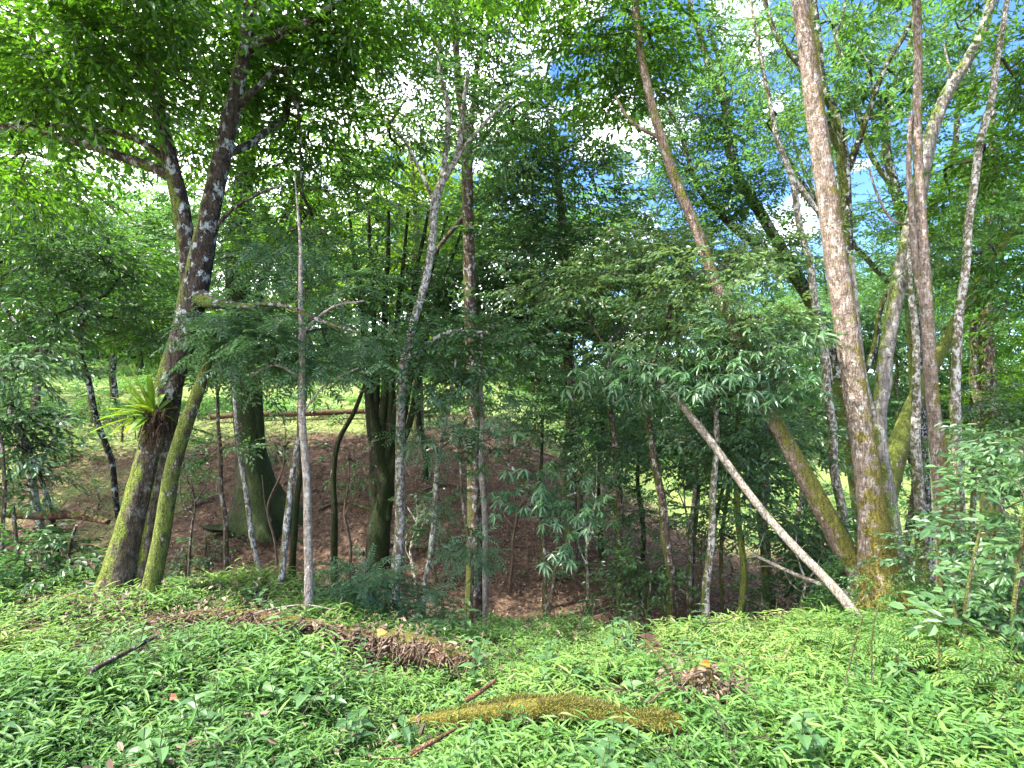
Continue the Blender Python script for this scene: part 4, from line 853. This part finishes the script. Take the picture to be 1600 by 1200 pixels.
# creeper round the foot of the big pale trunk
def creeper():
    rs = np.random.RandomState(77); mb = MB(); n = 330
    th = rs.rand(n) * 6.28; z = rs.rand(n) ** 1.6
    c = P(1372, 915, 5.55); c[2] = terr(c[0], c[1]); r = .42 * (1 - .45 * z)
    pos = np.stack([c[0] - .05 + r * np.cos(th), c[1] + r * np.sin(th), c[2] + .02 + z * .55], -1)
    d = np.stack([np.cos(th), np.sin(th), rs.uniform(-.5, .6, n)], -1)
    place(mb, 'small', pos, d, rs.uniform(.3, .55, n), rs, .5)
    n = 60; z = rs.rand(n); pos = np.stack([c[0] + .22 - .12 * z + rs.normal(0, .02, n), c[1] - .18 + rs.normal(0, .04, n), c[2] + .4 + z * .9], -1)
    place(mb, 'small', pos, rs.normal(0, 1, (n, 3)), rs.uniform(.15, .28, n), rs, .6)
    o = mb.build('creeper', [L_['airy'], B_['twig']], None, c)
    tag(o, 'leafy green creeper wrapped round the foot of the big pale trunk', 'creeper')
creeper()

# ---------------------------------------------------------------- dead wood
def wood(name, label, cat, bark, pts, d, sides=10, rough=.06, wob=.3, step=.06, twigs=0, ground=None, mossy=None, group=None):
    _seed[0] += 1; sd = _seed[0]
    a, r = pathpts(pts, d)
    if ground is not None:
        for q, rr in zip(a, r): q[2] = terr(q[0], q[1]) + ground + rr
    e = bpy.data.objects.new(name, None); C.objects.link(e); e.location = a[0]; tag(e, label, cat, group)
    mb = MB(); p, q = tube(mb, a, r, sides, step, rough, 0, sd, wob=wob)
    mb.build('stem', [B_[bark]], e, a[0])
    if twigs:
        rs = np.random.RandomState(sd)
        for k in range(twigs):
            mb = MB(); i = rs.randint(1, len(p) - 1); v = p[i] + rs.normal(0, .12, 3) + np.array([0, 0, .05])
            tube(mb, [p[i], (p[i] + v) / 2 + rs.normal(0, .02, 3), v], [.006, .005, .002], 6, .06, 0, 0, k)
            mb.build('twig', [B_[bark]], e, a[0])
    return e
wood('leaning_pole', 'long bare pale pole leaning left from the grass near the big pale trunk', 'dead trunk', 'dead', [(1345, 972, 16, 5.2), (1300, 915, 14, 5.3), (1230, 840, 13, 5.5), (1160, 755, 12, 5.7), (1090, 665, 12, 5.9), (1030, 592, 8, 6.1)], 5.4, 12, .07, .3, twigs=3)
wood('dead_branch', 'thin bleached branch crossing behind the leaning pale pole', 'branch', 'dead', [(1345, 932, 8, 5.5), (1298, 918, 7, 5.7), (1235, 893, 6, 5.9), (1175, 864, 5, 6.1)], 5.6, 8, .08, .6, twigs=4)
wood('fallen_branch', 'dark fallen branch jutting left from the thick forked trunk base', 'branch', 'rot', [(-30, 800, 8, 5.9), (40, 806, 9, 5.9), (80, 803, 16, 5.8), (115, 804, 12, 5.8), (165, 816, 9, 5.7)], 5.8, 10, .15, .6, twigs=5)
d0 = 15.6
wood('fallen_log', 'long fallen trunk lying along the crest of the slope', 'log', 'rot', [(330, 652, 8), (400, 647, 9), (480, 646, 9), (570, 643, 8), (640, 645, 6), (700, 640, 4)], d0, 12, .06, .2, .15)
wood('fallen_log', 'bleached branch lying down the slope below the dense tree', 'log', 'dead', [(790, 690, 9), (850, 712, 9), (900, 730, 8), (960, 752, 6)], 9.8, 8, .08, .5, twigs=5)
wood('fallen_branch', 'crooked dead branch on the brown slope, right of the tall brown trunk', 'branch', 'brown', [(770, 860, 5), (800, 875, 6), (850, 880, 6), (900, 860, 5), (960, 880, 4)], 8.4, 8, .1, .8, ground=.03, twigs=5)
wood('fallen_branch', 'pale dead branch on the red slope beneath the lance leaved shrub', 'branch', 'dead', [(890, 890, 5), (940, 905, 6), (1000, 915, 5), (1060, 935, 4)], 8.2, 8, .1, .6, ground=.03, twigs=4)
for lb, bk, ps, dd in [('thin fallen branch between the straight pale sapling and the many stemmed clump', 'brown', [(500, 800, 5), (540, 790, 5), (580, 800, 4), (610, 815, 3)], 0),
        ('pale fallen branch on the slope left of the buttressed trunk', 'dead', [(290, 800, 4), (320, 785, 4), (350, 775, 3)], 0),
        ('dark fallen branch low on the slope behind the feathery bush', 'dark', [(560, 870, 6), (620, 855, 6), (680, 865, 5), (720, 850, 3)], 0),
        ('short grey branch lying on the upper slope right of the many stemmed clump', 'root', [(660, 770, 4), (700, 760, 4), (730, 768, 3)], 0)]:
    wood('fallen_branch', lb, 'branch', bk, [(x, y, w, hit(x, y, 6)) for x, y, w in ps], 10, 8, .1, .6, ground=.02, twigs=4)
wood('stick', 'straight grey stick lying on the grass at the lower left', 'stick', 'brown', [(x, y, w, onto(x, y, .24)) for x, y, w in ((138, 1050, 9), (190, 1022, 8), (243, 994, 6))], 3.6, 8, .05, .2)
wood('stick', 'thin dark stick poking out of the grass right of centre', 'stick', 'brown', [(x, y, w, onto(x, y, .26)) for x, y, w in ((1062, 1062, 6), (1035, 1030, 5), (1008, 1000, 4))], 3.7, 8, .05, .2)
wood('stick', 'short black stick lying across the golden mossy log', 'stick', 'rot', [(728, 1094, 9, 3.0), (750, 1078, 8, 3.0), (775, 1060, 5, 3.02)], 3.0, 8, .15, .6)
wood('stick', 'dark broken stick in the grass near the bottom edge, left of centre', 'stick', 'rot', [(640, 1178, 9, 2.42), (680, 1160, 8, 2.44), (715, 1138, 4, 2.47)], 2.4, 8, .15, .6, twigs=1)
wood('stick', 'pale twig arching above the brown bank at the left', 'stick', 'dead', [(350, 985, 3, 4.2), (400, 958, 2.5, 4.3), (470, 945, 2, 4.4), (520, 952, 1.5, 4.4)], 4.2, 6, .05, .8)

# golden moss log: a thick uneven log with a mossy hump
def mosslog():
    pts = [(640, 1108, 14, 3.18), (690, 1106, 26, 3.15), (750, 1098, 34, 3.12), (820, 1092, 38, 3.1), (900, 1092, 42, 3.1), (950, 1097, 34, 3.1), (1000, 1106, 28, 3.1), (1050, 1108, 38, 3.12), (1078, 1116, 18, 3.14)]
    a, r = pathpts(pts, 2.9)
    for z in a: z[2] -= .07
    mb = MB(); p, q = tube(mb, a, np.array(r), 28, .025, .15, 0, 5, wob=.35)
    o = mb.build('mossy_log', [B_['goldmoss']], None, a[0])
    tag(o, 'thick fallen log covered in golden moss, lying in the grass at the bottom centre', 'log')
    rs = np.random.RandomState(9); mb = MB(); n = 14000; i = rs.randint(6, len(p) - 3, n); th = rs.uniform(.1, 3.0, n); kk = vnoise(i * .16, th * 1.6) + .45 * rs.rand(n) > .02; i = i[kk]; th = th[kk]; n = len(i)
    nrm = np.stack([np.zeros(n), -np.cos(th), np.sin(th)], -1)
    b = p[i] + nrm * (q[i] * .98)[:, None] + np.stack([rs.uniform(-.015, .015, n), np.zeros(n), np.zeros(n)], -1)
    s = rs.normal(0, 1, (n, 3)); s -= nrm * (s * nrm).sum(1)[:, None]; s /= np.linalg.norm(s, axis=1)[:, None]; h = (rs.uniform(.004, .016, n) * (1 + 1.3 * np.clip(vnoise(i * .21, th * 2), 0, 1)))[:, None]; w = .0022
    tip = b + nrm * h + s * h * rs.uniform(.2, 1.1, (n, 1)); t2 = np.cross(nrm, s)
    v = np.stack([b - t2 * w, b + t2 * w, tip + t2 * w * .5, tip - t2 * w * .5], 1).reshape(-1, 3)
    mb.add(v, np.arange(n * 4).reshape(-1, 4), 0, rs.rand(n))
    m = leafmat('golden moss', [(.04, .05, .01), (.10, .10, .018), (.20, .19, .035)], (.3, .28, .03), .25, .6)
    o2 = mb.build('moss', [m], o, (0, 0, 0)); o2.location = -o.location
    tag(o2, kind='stuff')
mosslog()

# rotten log bank with hanging roots and twigs
def rotlog(name, label, pts, d, nt, seed, bark='rot', lift=0):
    a, r = pathpts(pts, d)
    for q, rr in zip(a, r): q[2] = min(q[2], terr(q[0], q[1]) + rr * .9 + lift)
    e = bpy.data.objects.new(name, None); C.objects.link(e); e.location = a[0]; tag(e, label, 'log')
    mb = MB(); p, q = tube(mb, a, r, 22, .035, .16, 0, seed, wob=.5); mb.build('trunk', [B_[bark]], e, a[0])
    rs = np.random.RandomState(seed); mb = MB()
    for k in range(nt):
        i = rs.randint(1, len(p) - 1); s = p[i] + np.array([rs.normal(0, .06), -q[i] * .5, q[i] * rs.uniform(.2, 1.0)])
        v = s + np.array([rs.normal(0, .16), -rs.uniform(.05, .22), -rs.uniform(.02, .22)])
        tube(mb, [s, (s + v) / 2 + np.array([0, 0, .04]), v], [.006, .005, .003], 6, .05, 0, 0, k)
    mb.build('roots', [B_['root']], e, a[0])
    mb = MB(); n = nt; i = rs.randint(1, len(p) - 1, n)
    pos = p[i] + np.stack([rs.normal(0, .08, n), -q[i] * rs.uniform(0, 1.2, n), q[i] * rs.uniform(.3, 1.1, n)], -1)
    place(mb, 'litter', pos, rs.normal(0, 1, (n, 3)) * [1, 1, .3], rs.uniform(.25, .5, n), rs, .6)
    o = mb.build('dead_leaves', [L_['litter'], B_['twig']], e, a[0]); tag(o, kind='stuff')
rotlog('rotten_log', 'crumbling brown rotten log half buried along the left bank with hanging roots', [(225, 975, 12, 4.5), (300, 968, 24, 4.45), (360, 972, 40, 4.4), (430, 975, 42, 4.35), (500, 985, 28, 4.25), (560, 992, 24, 4.15), (620, 998, 32, 4.05), (680, 1000, 38, 3.95), (735, 1006, 16, 3.9)], 4.3, 150, 11, lift=.12)
rotlog('rotten_stump', 'small dark rotten stump with an orange leaf, in the grass right of centre', [(1068, 1045, 22, 3.45), (1085, 1040, 46, 3.42), (1102, 1040, 44, 3.4), (1122, 1050, 16, 3.38)], 3.4, 26, 12, lift=.14)
rotlog('rotten_log', 'brown crumbled wood strip at the far left of the bank', [(60, 940, 16, 4.9), (120, 938, 26, 4.8), (180, 944, 22, 4.7), (230, 948, 10, 4.6)], 4.8, 40, 13, lift=.1)
def fallenleaf(px, py, d, col, name, label, L=.09, W_=.05, seed=1):
    rs = np.random.RandomState(seed); c = P(px, py, d); mb = MB()
    a = rs.rand() * 6.28
    for k in range(1): mb.add(*leaf8(c + rs.normal(0, .008, 3), np.array([math.cos(a + k * .8), -.6, .35 + .3 * k]), np.array([0, -1, .8]), L, W_, .2), 0, [.5] * 4)
    m = leafmat(name, [col, tuple(min(1, x * 1.6) for x in col)], tuple(min(1, x * 1.2) for x in col), .3, .6)
    tag(mb.build('dead_leaf', [m], None, c), label, 'leaf')
fallenleaf(1112, 1040, 3.33, (.36, .15, .02), 'orange leaf', 'orange yellow dead leaf against the dark rotten stump', .07, .045, 3)
fallenleaf(265, 1092, 2.8, (.28, .05, .03), 'red leaf', 'small red leaf lying in the grass at the lower left', .05, .03, 4)
fallenleaf(392, 985, 4.05, (.32, .27, .04), 'yellow leaf', 'yellow leaf hanging in front of the crumbling rotten log', .09, .045, 5)
fallenleaf(588, 990, 3.9, (.34, .13, .03), 'rusty leaf', 'rusty orange leaf on the right half of the crumbling rotten log', .09, .05, 6)

# ---------------------------------------------------------------- trees behind
def bgtree(seed, h, leaf, bark, kind, nsp, sc, r0=.14, low=.35):
    rs = np.random.RandomState(seed)
    e = bpy.data.objects.new('forest_tree', None); C.objects.link(e)
    mb = MB(); x = 0; pts = []; n = 7
    dr = rs.normal(0, .06, 2)
    for k in range(n): pts.append([dr[0] * k * h / 6 + rs.normal(0, .12), dr[1] * k * h / 6 + rs.normal(0, .12), -.2 + h * .92 * k / (n - 1)])
    rad = np.linspace(r0, r0 * .2, n)
    p, q = tube(mb, pts, rad, 10, .25, .07, 0, seed, .2)
    mains = []
    for k in range(7):
        i = int(len(p) * rs.uniform(low, .95)); a = k * 2.4 + rs.rand(); L = h * rs.uniform(.18, .34)
        e2 = p[i] + np.array([math.cos(a) * L, math.sin(a) * L, L * rs.uniform(.3, .9)]); mains.append(e2)
        tube(mb, [p[i], (p[i] + e2) / 2 + [0, 0, L * .08], e2], [q[i] * .6, q[i] * .4, q[i] * .12], 6, .3, .05, 0, k)
    mb.build('trunk', [B_[bark]], e)
    mb = MB()
    for k, m in enumerate(mains + [p[-1]]):
        R = h * rs.uniform(.11, .17); clump(mb, m, [R * 1.35, R * 1.35, R * .85], nsp, kind, rs, sc, 9, .42, None, .3)
    mb.build('crown', [L_[leaf], B_['twig']], e)
    return e
def copytree(root):
    c = root.copy(); C.objects.link(c)
    for ch in root.children:
        k = ch.copy(); C.objects.link(k); k.parent = c
    return c
protos = [bgtree(1, 8.5, 'canopy', 'brown', 'far', 60, 1.0), bgtree(2, 7.2, 'airy', 'brown', 'far', 56, 1.0), bgtree(3, 9.5, 'deep', 'green', 'far', 66, 1.0, .16), bgtree(4, 6.0, 'yellow', 'brown', 'far', 55, .95, .1, .25), bgtree(5, 5.0, 'deep', 'brown', 'far', 75, .9, .09, .12), bgtree(6, 9.5, 'canopy', 'brown', 'broad', 150, 1.5, .13)]
kinds = ['mid green', 'pale fine leaved', 'dark green', 'yellow green', 'low bushy dark', 'tall broad leaved']
spots = [ # px, distance, proto, scale, rotation, landmark
 (20, 29, 2, 0.9, 0, 'behind the left edge of the sunny bank'), (110, 33, 3, 1, 1, 'behind the dark fallen branch, beyond the sunny bank'), (215, 30, 2, 0.9, 2, 'framed by the birds nest fern'), (300, 35, 2, 1.12, 3, 'behind the fork of the lichen trunk'),
 (345, 28, 1, 1.25, 4, 'between the mossy leaning tree and the buttressed trunk'), (440, 32, 2, 1.25, 5, 'just above the fallen log on the crest'), (530, 29, 3, 1.25, .5, 'behind the many stemmed clump, leftward'), (600, 35, 0, 1.38, 1.5, 'behind the many stemmed clump'),
 (690, 30, 4, 1.296, 2.5, 'low between the clump and the tall brown trunk'), (760, 32, 2, 1.25, 3.5, 'behind the tall brown trunk'), (835, 28, 4, 1.296, 4.5, 'low behind the dense blue green tree'), (905, 34, 0, 1.25, 5.5, 'behind the right side of the dense tree'),
 (960, 29, 4, 1.504, .2, 'low behind the mossy footed sapling'), (1020, 31, 1, 1.25, 1.2, 'behind the russet leaved tree'), (1075, 36, 2, 1.38, 2.2, 'behind the feathery tree'), (1140, 32, 4, 1.4, 3.2, 'low behind the leaning dead pole'),
 (1200, 29, 1, 1.06, 4.2, 'left of the big pale trunk'), (1260, 35, 2, 1.19, 5.2, 'behind the leaning mossy trunk'), (1330, 33, 4, 1.504, .7, 'low behind the foot of the big pale trunk'), (1395, 38, 1, 1.38, 1.7, 'behind the smooth grey tree'),
 (1440, 32, 2, 1, 2.7, 'behind the twin brown trunks'), (1500, 37, 0, 1.25, 3.7, 'behind the white barked tree'), (1560, 31, 3, 0.88, 4.7, 'low on the sunny slope at the right edge'), (1640, 28, 0, 1.38, 5.7, 'just outside the right edge of the bank'),
 (-90, 9.4, 5, 1, 0, 'close past the left edge'), (-270, 18, 5, 1.1, 2, 'second past the left edge of the slope'), (-60, 16, 2, 1, .9, 'past the left edge of the slope'), (60, 33, 2, 1.3, 1.9, 'far back at the left edge'), (250, 36, 0, 1.3, 2.9, 'far back behind the thick forked trunk'), (480, 38, 1, 1.3, 3.9, 'far back above the crest log'),
 (680, 36, 2, 1.3, 4.9, 'far back behind the slim forking tree'), (870, 38, 0, 1.3, 5.9, 'far back behind the dense tree'), (1050, 40, 2, 1.3, .4, 'far back behind the feathery tree'), (1300, 42, 0, 1.3, 1.4, 'far back behind the big pale trunk'), (1520, 42, 2, 1.3, 2.4, 'far back beyond the right sunny slope'),
 (160, 45, 0, 1.5, 1, 'farthest back on the left'), (1180, 48, 2, 1.4, 3, 'farthest back right of centre'), (770, 48, 2, 1.5, 5, 'farthest back in the centre'), (1420, 50, 0, 1.4, 2, 'farthest back on the right')]
used = set()
for px, dist, k, sc, rz, lm in spots:
    o = protos[k] if k not in used else copytree(protos[k]); used.add(k)
    x = (px - 800) / F * dist
    o.location = (x, dist, float(terr(x, dist))); o.rotation_euler = (0, 0, rz); o.scale = (sc, sc, sc)
    tag(o, kinds[k] + ' background tree ' + lm, 'tree', 'trees beyond the slope')
# low shrubs along the far edge of the open ground
def farwood():
    rs = np.random.RandomState(21); mb = MB(); n = 5200
    th = rs.uniform(-.85, .85, n); d = rs.uniform(46, 62, n); x = np.sin(th) * d * 1.2; y = np.cos(th) * d
    z = terr(x, y) + rs.rand(n) * (4 + 3.5 * vnoise(x * .15, y * .15))
    place(mb, 'far', np.stack([x, y, z], -1), rs.normal(0, 1, (n, 3)) * [1, 1, .4], rs.uniform(2.2, 3.6, n), rs, .4)
    tag(mb.build('distant_woods', [L_['deep'], B_['twig']]), 'distant wall of woods beyond the open ground', 'woods', kind='stuff')
farwood()
